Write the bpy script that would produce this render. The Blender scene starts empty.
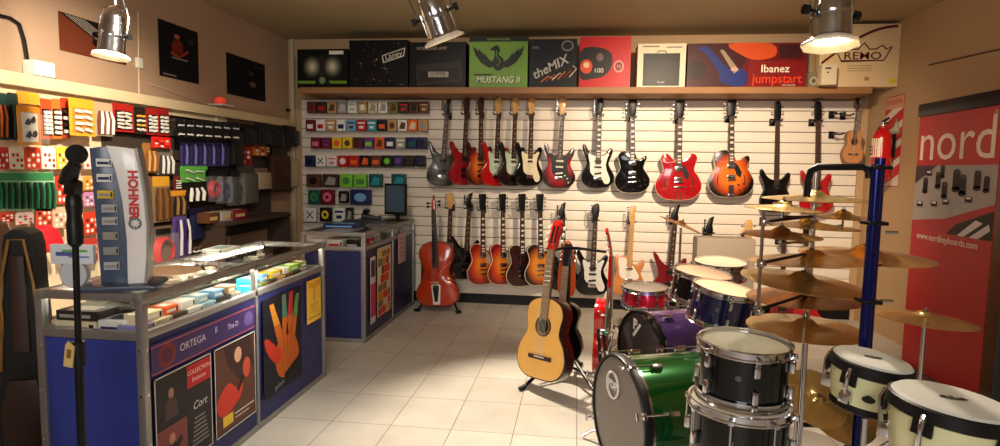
import bpy, bmesh, math, random
from mathutils import Vector, Matrix, Euler
random.seed(7)
PI = math.pi
SC = bpy.context.scene
COL = SC.collection

# ------------------------------------------------------------ camera, world, light, exposure
F_PX = 600.0
CAM_LOC = Vector((0, 0, 1.4))
PITCH, YAW, ROLL = math.radians(-5.13), math.radians(7.26), math.radians(0.94)
_f = Vector((-math.sin(YAW)*math.cos(PITCH), math.cos(YAW)*math.cos(PITCH), math.sin(PITCH)))
_r = Vector((math.cos(YAW), math.sin(YAW), 0)); _u = _r.cross(_f)
RT = _r*math.cos(ROLL) + _u*math.sin(ROLL); UP = -_r*math.sin(ROLL) + _u*math.cos(ROLL); FW = _f
cam = bpy.data.cameras.new('camera'); camo = bpy.data.objects.new('camera', cam); COL.objects.link(camo)
cam.sensor_width = 36; cam.lens = 36*F_PX/1000; cam.clip_start = 0.05
m4 = Matrix((RT, UP, -FW)).transposed().to_4x4(); m4.translation = CAM_LOC
camo.matrix_world = m4
SC.camera = camo

W = bpy.data.worlds.new('world'); SC.world = W; W.use_nodes = True
W.node_tree.nodes['Background'].inputs[0].default_value = (1.0, 0.80, 0.62, 1)
W.node_tree.nodes['Background'].inputs[1].default_value = 0.11
SC.view_settings.view_transform = 'Standard'; SC.view_settings.look = 'None'
SC.view_settings.gamma = 1; SC.view_settings.exposure = 0.12; SC.view_settings.use_curve_mapping = False

def lamp_area(name, loc, target, size, power, color, spread=PI, sy=None):
    l = bpy.data.lights.new(name, 'AREA'); l.energy = power; l.color = color; l.size = size; l.spread = spread
    if sy: l.shape = 'RECTANGLE'; l.size_y = sy
    o = bpy.data.objects.new(name, l); COL.objects.link(o); o.location = loc
    o.rotation_euler = (Vector(target)-Vector(loc)).to_track_quat('-Z', 'Y').to_euler(); return o
def lamp_spot(name, loc, target, power, color, angle, blend=0.5, radius=0.05):
    l = bpy.data.lights.new(name, 'SPOT'); l.energy = power; l.color = color
    l.spot_size = math.radians(angle); l.spot_blend = blend; l.shadow_soft_size = radius
    o = bpy.data.objects.new(name, l); COL.objects.link(o); o.location = loc
    o.rotation_euler = (Vector(target)-Vector(loc)).to_track_quat('-Z', 'Y').to_euler(); return o
WARM = (1.0, 0.79, 0.55); SOFT = (1.0, 0.85, 0.66)
lamp_area('added_fill_behind_camera', (-0.2, -1.6, 2.2), (-0.5, 4.0, 0.2), 1.6, 90, (0.97, 0.95, 0.93))  # added neutral fill from behind the camera; no window stands there
lamp_spot('spot_on_back_wall', (0.9, 3.0, 2.55), (1.1, 6.1, 0.9), 520, WARM, 84, 0.95, 0.06)
lamp_spot('spot_on_far_left', (-1.2, 3.2, 2.55), (-1.6, 6.1, 1.0), 48, SOFT, 100, 0.9, 0.06)
lamp_spot('spot_on_floor', (-0.55, 4.55, 2.6), (0.1, 3.2, 0.0), 560, SOFT, 58, 0.7, 0.04)
lamp_spot('spot_on_left_goods', (-1.5, 2.3, 2.3), (-3.06, 3.2, 1.25), 300, SOFT, 75, 0.8, 0.05)
lamp_spot('spot_on_drums', (0.95, 3.35, 2.5), (0.9, 2.3, 0.8), 170, SOFT, 85, 0.7, 0.05)

def P(px, py, X=None, Y=None, Z=None):
    v = RT*((px-500)/F_PX) - UP*((py-223)/F_PX) + FW
    if X is not None: t = X/v.x
    elif Y is not None: t = Y/v.y
    else: t = (Z-1.4)/v.z
    return CAM_LOC + v*t

# ------------------------------------------------------------ materials
def lin(c):
    c = [x/255 for x in c[:3]]
    return tuple(x/12.92 if x <= 0.04045 else ((x+0.055)/1.055)**2.4 for x in c) + (1,)
_M = {}
def mat(name, col, rough=0.5, metal=0.0, noise=0.0, scale=8, bump=0.0, coat=0.0, emis=0.0, spec=0.5):
    if name in _M: return _M[name]
    m = bpy.data.materials.new(name); m.use_nodes = True; nt = m.node_tree; b = nt.nodes['Principled BSDF']
    c = lin(col)
    b.inputs['Roughness'].default_value = rough; b.inputs['Metallic'].default_value = metal
    b.inputs['Coat Weight'].default_value = coat; b.inputs['Specular IOR Level'].default_value = spec
    tc = nt.nodes.new('ShaderNodeTexCoord'); n = nt.nodes.new('ShaderNodeTexNoise'); n.inputs['Scale'].default_value = scale
    n.inputs['Detail'].default_value = 4; nt.links.new(tc.outputs['Object'], n.inputs['Vector'])
    mx = nt.nodes.new('ShaderNodeMix'); mx.data_type = 'RGBA'; mx.inputs[6].default_value = tuple(x*(1-noise) for x in c[:3])+(1,)
    mx.inputs[7].default_value = tuple(min(1, x*(1+noise)) for x in c[:3])+(1,)
    nt.links.new(n.outputs['Fac'], mx.inputs[0]); nt.links.new(mx.outputs[2], b.inputs['Base Color'])
    if bump:
        bp = nt.nodes.new('ShaderNodeBump'); bp.inputs['Strength'].default_value = bump; bp.inputs['Distance'].default_value = 0.01
        nt.links.new(n.outputs['Fac'], bp.inputs['Height']); nt.links.new(bp.outputs['Normal'], b.inputs['Normal'])
    if emis:
        b.inputs['Emission Color'].default_value = c; b.inputs['Emission Strength'].default_value = emis
    _M[name] = m; return m
def rgb(c, rough=0.45, metal=0.0):
    c = tuple(int(x) for x in c)
    return mat('paint_%d_%d_%d_%d' % (c+(int(rough*100+metal*1000),)), c, rough, metal, noise=0.06, scale=30, spec=0.22)
def burst(name, inner, mid, outer, cz=0.2, rx=0.17, rz=0.22, r0=0.35, r1=0.95):
    if name in _M: return _M[name]
    m = bpy.data.materials.new(name); m.use_nodes = True; nt = m.node_tree; b = nt.nodes['Principled BSDF']
    tc = nt.nodes.new('ShaderNodeTexCoord'); mp = nt.nodes.new('ShaderNodeMapping'); mp.vector_type = 'POINT'
    mp.inputs['Scale'].default_value = (1/rx, 0.0, 1/rz); mp.inputs['Location'].default_value = (0, 0, -cz/rz)
    ln = nt.nodes.new('ShaderNodeVectorMath'); ln.operation = 'LENGTH'
    cr = nt.nodes.new('ShaderNodeValToRGB'); e = cr.color_ramp.elements
    e[0].position = r0; e[0].color = lin(inner); e[1].position = r1; e[1].color = lin(outer)
    k = e.new((r0+r1)/2); k.color = lin(mid)
    nt.links.new(tc.outputs['Object'], mp.inputs[0]); nt.links.new(mp.outputs[0], ln.inputs[0])
    nt.links.new(ln.outputs['Value'], cr.inputs[0]); nt.links.new(cr.outputs[0], b.inputs['Base Color'])
    b.inputs['Roughness'].default_value = 0.25; b.inputs['Coat Weight'].default_value = 0.5
    _M[name] = m; return m
def glassmat(name, tint=(1, 1, 1), refl=0.12):
    if name in _M: return _M[name]
    m = bpy.data.materials.new(name); m.use_nodes = True; nt = m.node_tree; nt.nodes.clear()
    o = nt.nodes.new('ShaderNodeOutputMaterial'); t = nt.nodes.new('ShaderNodeBsdfTransparent'); t.inputs[0].default_value = tint+(1,)
    g = nt.nodes.new('ShaderNodeBsdfGlossy'); g.inputs['Roughness'].default_value = 0.03
    lw = nt.nodes.new('ShaderNodeLayerWeight'); lw.inputs[0].default_value = 0.5; fr = nt.nodes.new('ShaderNodeMath'); fr.operation = 'POWER'; fr.inputs[1].default_value = 4.0; nt.links.new(lw.outputs['Facing'], fr.inputs[0])
    f2 = nt.nodes.new('ShaderNodeMath'); f2.operation = 'MULTIPLY_ADD'; f2.inputs[1].default_value = 0.35; f2.inputs[2].default_value = 0.03; nt.links.new(fr.outputs[0], f2.inputs[0]); fr = f2
    mx = nt.nodes.new('ShaderNodeMixShader'); nt.links.new(fr.outputs[0], mx.inputs[0]); nt.links.new(t.outputs[0], mx.inputs[1]); nt.links.new(g.outputs[0], mx.inputs[2])
    nt.links.new(mx.outputs[0], o.inputs[0]); _M[name] = m; return m
def filmmat(name, col, alpha):
    if name in _M: return _M[name]
    m = bpy.data.materials.new(name); m.use_nodes = True; b = m.node_tree.nodes['Principled BSDF']
    b.inputs['Base Color'].default_value = lin(col); b.inputs['Alpha'].default_value = alpha; b.inputs['Roughness'].default_value = 0.15
    _M[name] = m; return m

BLACK = mat('black_plastic', (14, 14, 16), 0.4, spec=0.3); BLACKM = mat('black_metal', (20, 20, 22), 0.35, 0.3, spec=0.3)
SATIN = mat('satin_black_fabric', (24, 23, 25), 0.85, noise=0.3, scale=60, bump=0.2)
WHITE = mat('white_paint', (226, 220, 208), 0.5); CREAM = mat('cream_plastic', (226, 214, 180), 0.4)
CHROME = mat('chrome', (205, 205, 210), 0.14, 1.0); ALU = mat('brushed_aluminium', (150, 148, 148), 0.42, 0.75, noise=0.1, scale=50)
ALUD = mat('aluminium_dull', (128, 126, 124), 0.45, 0.7, noise=0.12, scale=40)
ROSE = mat('rosewood', (58, 36, 24), 0.5, noise=0.3, scale=25); MAPLE = mat('maple_neck', (206, 160, 98), 0.35, noise=0.12, scale=14, coat=0.3)
PEARL = mat('pearl_inlay', (225, 222, 210), 0.3); GLASS = glassmat('counter_glass')
CLEAR = filmmat('clear_bag_film', (235, 235, 235), 0.09)

# ------------------------------------------------------------ mesh builder (local frame: front faces -Y, Z up)
class MB:
    def __init__(s): s.v = []; s.f = []; s.mi = []; s.mats = []; s.M = Matrix.Identity(4)
    def mid(s, m):
        if m not in s.mats: s.mats.append(m)
        return s.mats.index(m)
    def add(s, vs, fs, m):
        o = len(s.v); s.v += [s.M @ Vector(v) for v in vs]; k = s.mid(m)
        for f in fs: s.f.append([o+i for i in f]); s.mi.append(k)
        return s
    def box(s, cx, cy, cz, sx, sy, sz, m, rot=None, bev=0.0):
        R = Euler(rot).to_matrix() if rot else None
        if bev > 0:
            bm = bmesh.new(); bmesh.ops.create_cube(bm, size=1)
            for v in bm.verts: v.co = Vector((v.co.x*sx, v.co.y*sy, v.co.z*sz))
            bmesh.ops.bevel(bm, geom=bm.edges[:], offset=min(bev, .45*min(sx, sy, sz)), segments=2, affect='EDGES', profile=0.6)
            bm.verts.index_update()
            vs = [v.co.copy() for v in bm.verts]; fs = [[v.index for v in f.verts] for f in bm.faces]; bm.free()
        else:
            vs = [Vector((x*sx/2, y*sy/2, z*sz/2)) for x in (-1, 1) for y in (-1, 1) for z in (-1, 1)]
            fs = [(0, 1, 3, 2), (4, 6, 7, 5), (0, 4, 5, 1), (2, 3, 7, 6), (0, 2, 6, 4), (1, 5, 7, 3)]
        c = Vector((cx, cy, cz))
        s.add([(R @ v if R else v)+c for v in vs], fs, m); return s
    def rect(s, x0, z0, x1, z1, y, m): return s.add([(x0, y, z0), (x1, y, z0), (x1, y, z1), (x0, y, z1)], [(0, 1, 2, 3)], m)
    def poly(s, pts, y, m):
        n = len(pts); a = sum(pts[i][0]*pts[(i+1) % n][1]-pts[(i+1) % n][0]*pts[i][1] for i in range(n))
        if a < 0: pts = pts[::-1]
        return s.add([(p[0], y, p[1]) for p in pts], [list(range(n))], m)
    def disc(s, x, z, rx, rz, y, m, n=16): return s.poly([(x+rx*math.cos(2*PI*i/n), z+rz*math.sin(2*PI*i/n)) for i in range(n)], y, m)
    def prism(s, pts, y0, y1, m, bev=0.0):
        """outline (x,z) extruded from y0 (front) to y1 (back), front and back edges rounded by bev"""
        n = len(pts); a = sum(pts[i][0]*pts[(i+1) % n][1]-pts[(i+1) % n][0]*pts[i][1] for i in range(n))
        if a < 0: pts = pts[::-1]
        def inset(d):
            out = []
            for i in range(n):
                p, q, r = Vector(pts[i-1]), Vector(pts[i]), Vector(pts[(i+1) % n])
                t = (r-p).normalized() if (r-p).length > 1e-9 else Vector((1, 0)); nn = Vector((-t.y, t.x)); out.append(q+nn*d)
            return out
        rings = [(bev, y0), (bev*.3, y0+bev*.3), (0, y0+bev), (0, y1-bev), (bev*.3, y1-bev*.3), (bev, y1)] if bev else [(0, y0), (0, y1)]
        vs = []
        for d, y in rings: vs += [(p.x, y, p.y) for p in inset(d)]
        fs = [list(range(n))]; k = len(rings)
        for j in range(k-1):
            for i in range(n): fs.append([j*n+i, (j+1)*n+i, (j+1)*n+(i+1) % n, j*n+(i+1) % n])
        fs.append([(k-1)*n+i for i in range(n)][::-1]); return s.add(vs, fs, m)
    def cyl(s, p0, p1, r0, m, r1=None, n=12, cap=True):
        r1 = r0 if r1 is None else r1; p0, p1 = Vector(p0), Vector(p1); d = (p1-p0)
        q = d.to_track_quat('Z', 'Y').to_matrix(); vs = []
        for p, r in ((p0, r0), (p1, r1)):
            for i in range(n): vs.append(p+q @ Vector((r*math.cos(2*PI*i/n), r*math.sin(2*PI*i/n), 0)))
        fs = [[i, (i+1) % n, n+(i+1) % n, n+i] for i in range(n)]
        if cap: fs += [list(range(n))[::-1], [n+i for i in range(n)]]
        return s.add(vs, fs, m)
    def tube(s, pts, r, m, n=8, closed=False):
        pts = [Vector(p) for p in pts]; k = len(pts); vs = []
        prev = None
        for i, p in enumerate(pts):
            a = pts[i-1] if (i or closed) else p; b = pts[(i+1) % k] if (i < k-1 or closed) else p
            t = (b-a).normalized()
            if prev is None: x = t.orthogonal().normalized()
            else: x = (prev-t*prev.dot(t)).normalized()
            prev = x; y = t.cross(x); rr = r[i] if isinstance(r, (list, tuple)) else r
            for j in range(n): vs.append(p+(x*math.cos(2*PI*j/n)+y*math.sin(2*PI*j/n))*rr)
        fs = []
        for i in range(k if closed else k-1):
            for j in range(n): fs.append([i*n+j, i*n+(j+1) % n, ((i+1) % k)*n+(j+1) % n, ((i+1) % k)*n+j])
        if not closed: fs += [list(range(n))[::-1], [(k-1)*n+j for j in range(n)]]
        return s.add(vs, fs, m)
    def lathe(s, prof, m, n=32, c=(0, 0, 0), wob=None):
        vs = []; k = len(prof)
        for r, z in prof:
            for i in range(n):
                a = 2*PI*i/n; vs.append((c[0]+r*math.cos(a), c[1]+r*math.sin(a), c[2]+z))
        fs = [[j*n+i, j*n+(i+1) % n, (j+1)*n+(i+1) % n, (j+1)*n+i] for j in range(k-1) for i in range(n)]
        return s.add(vs, fs, m)
    def torus(s, c, R, r, m, axis='Z', n=32, k=8, sx=1, sz=1):
        pts = []
        for i in range(n):
            a = 2*PI*i/n; x, y = R*math.cos(a)*sx, R*math.sin(a)*sz
            pts.append((c[0]+x, c[1]+y, c[2]) if axis == 'Z' else (c[0]+x, c[1], c[2]+y))
        return s.tube(pts, r, m, k, closed=True)
    def text(s, t, x, z, y, size, m, align='CENTER', squash=1.0, rot=0.0, shear=0.0, bold=0.0):
        cu = bpy.data.curves.new('t', 'FONT'); cu.body = t; cu.size = size; cu.align_x = align; cu.align_y = 'CENTER'; cu.resolution_u = 3
        cu.shear = shear; cu.offset = bold
        o = bpy.data.objects.new('t', cu); COL.objects.link(o); dg = bpy.context.evaluated_depsgraph_get()
        me = bpy.data.meshes.new_from_object(o.evaluated_get(dg)); ca, sa = math.cos(rot), math.sin(rot)
        vs = [(x+v.co.x*squash*ca-v.co.y*sa, y, z+v.co.x*squash*sa+v.co.y*ca) for v in me.vertices]
        fs = [list(p.vertices) for p in me.polygons]; s.add(vs, fs, m)
        bpy.data.objects.remove(o); bpy.data.meshes.remove(me); bpy.data.curves.remove(cu); return s
    def mesh(s, name):
        me = bpy.data.meshes.new(name); me.from_pydata([tuple(v) for v in s.v], [], s.f)
        for m in s.mats: me.materials.append(m)
        me.polygons.foreach_set('material_index', s.mi)
        me.polygons.foreach_set('use_smooth', [True]*len(me.polygons)); me.update()
        me.set_sharp_from_angle(angle=math.radians(35)); return me
    def obj(s, name, parent=None, **kw):
        o = bpy.data.objects.new(name, s.mesh(name)); COL.objects.link(o)
        if parent: o.parent = parent
        for k, v in kw.items(): o[k] = v
        return o
def link(name, me, parent, loc=(0, 0, 0), rot=(0, 0, 0)):
    o = bpy.data.objects.new(name, me); COL.objects.link(o); o.parent = parent; o.location = loc; o.rotation_euler = rot; return o
def thing(name, label, cat, loc=(0, 0, 0), rot=(0, 0, 0), group=None, scale=1.0):
    o = bpy.data.objects.new(name, None); COL.objects.link(o); o.empty_display_size = 0.1
    o.location = loc; o.rotation_euler = rot; o.scale = (scale,)*3; o['label'] = label; o['category'] = cat
    if group: o['group'] = group
    return o
def tag(o, label, cat, loc=None, rot=None, group=None):
    o['label'] = label; o['category'] = cat
    if loc is not None: o.location = loc
    if rot is not None: o.rotation_euler = rot
    if group: o['group'] = group
    return o
FL, FR, FB = (0, 0, PI/2), (0, 0, -PI/2), (0, 0, 0)     # facing +X, facing -X, facing the camera
def smooth(pts, sub=4):
    """closed Catmull-Rom curve through pts"""
    n = len(pts); out = []
    for i in range(n):
        p0, p1, p2, p3 = [Vector(pts[(i+k-1) % n]) for k in range(4)]
        for j in range(sub):
            t = j/sub; out.append(tuple(0.5*((2*p1)+(p2-p0)*t+(2*p0-5*p1+4*p2-p3)*t*t+(3*p1-p0-3*p2+p3)*t**3)))
    return out
def sym(half):   # half: (x>=0,z) from bottom centre to top centre
    return [tuple(p) for p in half] + [(-x, z) for x, z in reversed(half) if x > 1e-6]

# ------------------------------------------------------------ the room
BW, LW, RW, CEIL = 6.12, -3.06, 2.70, 2.72
def tile_mat():
    m = bpy.data.materials.new('floor_tiles'); m.use_nodes = True; nt = m.node_tree; b = nt.nodes['Principled BSDF']
    tc = nt.nodes.new('ShaderNodeTexCoord'); mp = nt.nodes.new('ShaderNodeMapping'); mp.inputs['Location'].default_value = (0.30-0.335*20, -3.06+0.415*20, 0)
    mp.inputs['Location'].default_value = (0.3015+0.335*30, -3.06+0.415*30, 0)
    br = nt.nodes.new('ShaderNodeTexBrick'); br.offset = 0.0; br.inputs['Scale'].default_value = 1
    br.inputs['Brick Width'].default_value = 0.335; br.inputs['Row Height'].default_value = 0.415
    br.inputs['Mortar Size'].default_value = 0.0028; br.inputs['Mortar Smooth'].default_value = 0.4
    br.inputs['Color1'].default_value = lin((196, 190, 180)); br.inputs['Color2'].default_value = lin((182, 176, 167)); br.inputs['Mortar'].default_value = lin((104, 99, 92))
    n = nt.nodes.new('ShaderNodeTexNoise'); n.inputs['Scale'].default_value = 5; n.inputs['Detail'].default_value = 6
    mx = nt.nodes.new('ShaderNodeMix'); mx.data_type = 'RGBA'; mx.blend_type = 'MULTIPLY'; mx.inputs[0].default_value = 0.35
    cr = nt.nodes.new('ShaderNodeValToRGB'); cr.color_ramp.elements[0].color = (.62, .6, .57, 1); cr.color_ramp.elements[0].position = .3; cr.color_ramp.elements[1].position = .65
    L = nt.links.new
    L(tc.outputs['Object'], mp.inputs[0]); L(mp.outputs[0], br.inputs['Vector']); L(tc.outputs['Object'], n.inputs['Vector'])
    L(n.outputs['Fac'], cr.inputs[0]); L(br.outputs['Color'], mx.inputs[6]); L(cr.outputs[0], mx.inputs[7]); L(mx.outputs[2], b.inputs['Base Color'])
    b.inputs['Roughness'].default_value = 0.38; return m
def shell(name, vs, m):
    b = MB(); b.add(vs, [(0, 1, 2, 3)], m); return b.obj(name, kind='structure')
WALLM = mat('wall_plaster', (184, 152, 114), 0.75, noise=0.05, scale=3, bump=0.05)
WALLL = mat('left_wall_plaster', (176, 146, 120), 0.75, noise=0.05, scale=3, bump=0.05)
CEILM = mat('ceiling_plaster', (176, 158, 122), 0.85, noise=0.06, scale=2)
y0 = -2.4
def slab(name, c, sz, m): b = MB(); b.box(*c, *sz, m); return b.obj(name, kind='structure')
slab('floor', ((LW+RW)/2, (y0+BW)/2, -0.05), (RW-LW+.2, BW-y0+.2, 0.1), tile_mat())
slab('ceiling', ((LW+RW)/2, (y0+BW)/2, CEIL+.05), (RW-LW+.2, BW-y0+.2, .1), CEILM)
slab('wall_back', ((LW+RW)/2, BW+.05, CEIL/2), (RW-LW+.2, .1, CEIL), WALLM)
slab('wall_left', (LW-.05, (y0+BW)/2, CEIL/2), (.1, BW-y0, CEIL), WALLL)
slab('wall_right', (RW+.05, (y0+BW)/2, CEIL/2), (.1, BW-y0, CEIL), WALLM)
slab('wall_front', ((LW+RW)/2, y0-.05, CEIL/2), (RW-LW+.2, .1, CEIL), WALLM)
slab('trim_1', ((-2.905+LW)/2-.02, BW-.02, 1.36), (.04, .04, 2.72), mat('corner_strip', (190, 176, 150), .6))
slab('baseboard_back', (-.1, BW-.01, .05), (5.5, .02, .10), BLACK)
# slatwall: boards with real grooves between them
def slatwall():
    t = thing('slatwall_panel', 'cream horizontal slat panelling that the guitars hang on, across the back wall', 'wall panel', ((-2.905+2.62)/2, BW-.003, 0.1))
    SL = mat('slatwall_board', (234, 224, 210), 0.45, noise=0.03, scale=3); GR = mat('slatwall_groove', (96, 78, 58), 0.8)
    w = 2.62+2.905
    TOPZ = P(560, 93.4, Y=5.62).z-.1-.004; b = MB(); b.box(0, -.006, TOPZ/2, w, .012, TOPZ, GR); b.obj('backing', t)
    b = MB(); z = .30; b.box(0, -.016, .15, w, .02, .29, SL)
    while z+.095 < TOPZ:
        b.box(0, -.0175, z+.0465, w, .023, .093, SL, bev=.003); z += .10
    b.obj('slat_boards', t)
slatwall()
# shelf above the slatwall
SHZ = P(560, 87, Y=5.62).z; SHB = P(560, 93.4, Y=5.62).z
sh = thing('display_shelf', 'long light wooden shelf above the slat panelling carrying the cartons', 'shelf', (-.10, BW-.002, SHB))
WOOD = mat('shelf_wood', (150, 106, 66), 0.6, noise=0.15, scale=6)
MB().box(0, -.25, (SHZ-SHB)/2, 5.2, .50, SHZ-SHB, WOOD, bev=.003).obj('board', sh)
for x in (-2.3, -.7, .9, 2.3):
    MB().prism([(0, 0), (.3, 0), (0, -.02)], -.012, .012, BLACKM).obj('bracket', sh).matrix_local = Matrix.Translation((x, 0, .002)) @ Matrix.Rotation(-PI/2, 4, 'Z')
# ------------------------------------------------------------ stringed instruments
STRAT = smooth([(0, 0), (-.09, .008), (-.15, .055), (-.165, .13), (-.135, .205), (-.115, .25), (-.13, .32), (-.158, .385), (-.163, .435), (-.147, .455), (-.125, .43), (-.10, .385), (-.06, .35), (-.03, .34), (.03, .34), (.06, .345), (.085, .37), (.11, .402), (.13, .41), (.146, .395), (.143, .355), (.122, .30), (.11, .25), (.13, .20), (.165, .14), (.163, .075), (.11, .015)], 3)
SUPER = smooth([(0, 0), (-.09, .01), (-.15, .055), (-.16, .13), (-.13, .205), (-.11, .25), (-.132, .33), (-.16, .40), (-.172, .445), (-.158, .458), (-.135, .435), (-.10, .385), (-.065, .35), (-.03, .335), (.03, .335), (.06, .345), (.09, .38), (.118, .41), (.14, .412), (.146, .385), (.138, .34), (.122, .30), (.105, .25), (.13, .20), (.162, .14), (.158, .075), (.11, .015)], 3)
LPAUL = smooth([(0, 0), (-.10, .012), (-.16, .065), (-.172, .135), (-.14, .205), (-.118, .25), (-.128, .31), (-.142, .36), (-.12, .405), (-.07, .42), (-.03, .408), (.03, .385), (.045, .35), (.07, .335), (.10, .352), (.13, .372), (.142, .352), (.125, .305), (.11, .25), (.135, .205), (.172, .135), (.16, .065), (.10, .012)], 3)
TELE = smooth([(0, 0), (-.11, .01), (-.16, .06), (-.165, .13), (-.13, .21), (-.12, .26), (-.14, .32), (-.15, .37), (-.13, .40), (-.07, .405), (-.03, .395), (.03, .37), (.035, .33), (.07, .315), (.10, .34), (.13, .37), (.15, .34), (.14, .29), (.12, .25), (.13, .2), (.165, .13), (.16, .06), (.11, .01)], 3)
SEMI = smooth(sym([(0, 0), (.13, .015), (.20, .08), (.212, .155), (.175, .235), (.142, .285), (.155, .345), (.168, .395), (.145, .435), (.10, .435), (.065, .40), (.035, .375)]), 3)
ARCH = smooth([(0, 0), (-.13, .012), (-.20, .075), (-.215, .155), (-.18, .235), (-.15, .285), (-.16, .35), (-.16, .41), (-.115, .455), (-.05, .465), (-.03, .45), (.03, .40), (.05, .36), (.09, .37), (.13, .40), (.165, .40), (.175, .36), (.15, .29), (.18, .235), (.215, .155), (.20, .075), (.13, .012)], 3)
FIG8 = smooth(sym([(0, 0), (.11, .008), (.172, .06), (.188, .135), (.165, .215), (.128, .275), (.13, .335), (.142, .395), (.12, .455), (.06, .487), (0, .49)]), 3)
VIOL = smooth(sym([(0, 0), (.13, .01), (.205, .06), (.225, .14), (.195, .215), (.165, .255), (.175, .262), (.145, .30), (.13, .36), (.145, .42), (.165, .46), (.155, .465), (.17, .50), (.178, .565), (.14, .635), (.07, .67), (0, .675)]), 3)
_peg = {}
def pegmesh(m, side):
    k = (m.name, side)
    if k not in _peg:
        b = MB(); b.cyl((0, 0, 0), (side*.018, .006, 0), .003, m, n=6); b.box(side*.024, .006, 0, .014, .008, .016, m, bev=.002); _peg[k] = b.mesh('tuning_peg')
    return _peg[k]
SPECS = {'strat': (STRAT, .10, .745, 'inline', .30), 'super': (SUPER, .10, .745, 'point', .30), 'lp': (LPAUL, .125, .755, 'three', .33), 'tele': (TELE, .09, .74, 'tele', .31),
         'semi': (SEMI, .14, .77, 'three', .33), 'arch': (ARCH, .14, .785, 'three', .36), 'bass': (STRAT, .09, .95, 'bass', .30)}
def guitar(style, label, top, bot, Y, bodymat, neckmat=None, board=ROSE, head=None, guard=None, pickups='sss', pupmat=None, yaw=0.0, inlay=True, group=None, name=None, flip=1, bodycol=None):
    outline, bz, nut, hs, nz = SPECS[style]
    neckmat = neckmat or MAPLE; head = head or neckmat; pupmat = pupmat or WHITE
    hl = .20 if style == 'bass' else .175
    total = nut+hl
    a, c = P(top[0], top[1], Y=Y), P(bot[0], bot[1], Y=Y)
    d = a-c; sc = math.hypot(d.x, d.z)/total; tilt = math.atan2(d.x, d.z)
    nm = name or ('bass_guitar' if style == 'bass' else 'electric_guitar')
    t = thing(nm, label, 'bass guitar' if style == 'bass' else 'guitar', c, group=group, scale=sc)
    t.rotation_euler = (Matrix.Rotation(tilt, 3, 'Y') @ Matrix.Rotation(yaw, 3, 'Z')).to_euler()
    th = .055 if style in ('semi',) else (.075 if style == 'arch' else .042); f = -th/2
    ol = [(x*flip, z) for x, z in outline]
    if style in ('semi', 'lp', 'arch'):                     # pale binding round the edge
        pass
    MB().prism(ol, f, -f, bodymat, bev=.008).obj('body', t)
    if style in ('semi', 'arch', 'lp'):
        b = MB(); b.tube([(x*.995, f+.007, z*.998+.0005) for x, z in ol], .0035, CREAM, n=5, closed=True); b.obj('binding', t)
    # neck, fingerboard, headstock
    b = MB(); n = 8; vs = []
    for z, w in ((nz-.03, .028), (nz+.08, .027), (nut, .0215)):
        for i in range(n+1): q = PI*i/n; vs.append((w*math.cos(q), f-.004+.022*math.sin(q), z))
    fs = [[j*(n+1)+i, j*(n+1)+i+1, (j+1)*(n+1)+i+1, (j+1)*(n+1)+i] for j in range(2) for i in range(n)] + [[j*(n+1), (j+1)*(n+1), (j+1)*(n+1)+n, j*(n+1)+n] for j in range(2)]
    b.add(vs, fs, neckmat); b.obj('neck', t)
    fb = MB(); z0 = nz-.055
    fb.prism([(-.028, z0), (.028, z0), (.0215, nut), (-.0215, nut)], f-.011, f-.004, board)
    L = nut-bz
    for k in range(1, 22):
        z = bz+L*2**(-k/12)
        if z < z0+.01: break
        w = .0215+.0065*(nut-z)/(nut-z0); fb.box(0, f-.0115, z, w*2, .0015, .0022, CHROME)
        if inlay and k in (3, 5, 7, 9, 12, 15, 17, 19):
            zi = bz+L*(2**(-k/12)+2**(-(k-1)/12))/2
            if style in ('lp', 'semi', 'arch') or inlay == 2: fb.rect(-w*.62, zi-.009, w*.62, zi+.009, f-.0113, PEARL)
            else: fb.disc(0, zi, .005, .005, f-.0113, PEARL, 8)
    fb.obj('fingerboard', t)
    h = nut
    if hs in ('inline', 'tele'):
        hp = [(-.022, h), (.022, h), (.024, h+.03), (.03, h+.05), (.033, h+.08), (.036, h+.12), (.03, h+.16), (.012, h+.175), (-.012, h+.168), (-.038, h+.14), (-.044, h+.11), (-.034, h+.06), (-.026, h+.03)]
        if hs == 'tele': hp = [(-.022, h), (.022, h), (.026, h+.04), (.022, h+.10), (.03, h+.135), (.028, h+.165), (.008, h+.175), (-.02, h+.165), (-.032, h+.13), (-.034, h+.06), (-.03, h+.02)]
        pegs = [(-1, h+.03+.024*k) for k in range(6)]; px_ = .03
    elif hs == 'point':
        hp = [(-.022, h), (.022, h), (.03, h+.035), (.02, h+.09), (.035, h+.175), (-.01, h+.155), (-.045, h+.06), (-.03, h+.02)]
        pegs = [(-1, h+.045+.018*k) for k in range(6)]; px_ = .03
    elif hs == 'bass':
        hp = [(-.022, h), (.022, h), (.034, h+.03), (.036, h+.15), (.024, h+.19), (0, h+.2), (-.024, h+.19), (-.036, h+.15), (-.034, h+.03)]
        pegs = [(s, h+.06+.07*k) for k in range(2) for s in (-1, 1)]; px_ = .034
    else:
        hp = [(-.0215, h), (.0215, h), (.032, h+.025), (.036, h+.10), (.042, h+.155), (.03, h+.17), (.012, h+.162), (0, h+.17), (-.012, h+.162), (-.03, h+.17), (-.042, h+.155), (-.036, h+.10), (-.032, h+.025)]
        pegs = [(s, h+.04+.042*k) for k in range(3) for s in (-1, 1)]; px_ = .034
    MB().prism(hp, f-.006, f+.01, head, bev=.002).obj('headstock', t)
    for s, z in pegs: link('tuning_peg', pegmesh(CHROME if head != BLACK else BLACKM if style == 'super' else CHROME, s), t, (s*px_, f, z))
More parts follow.
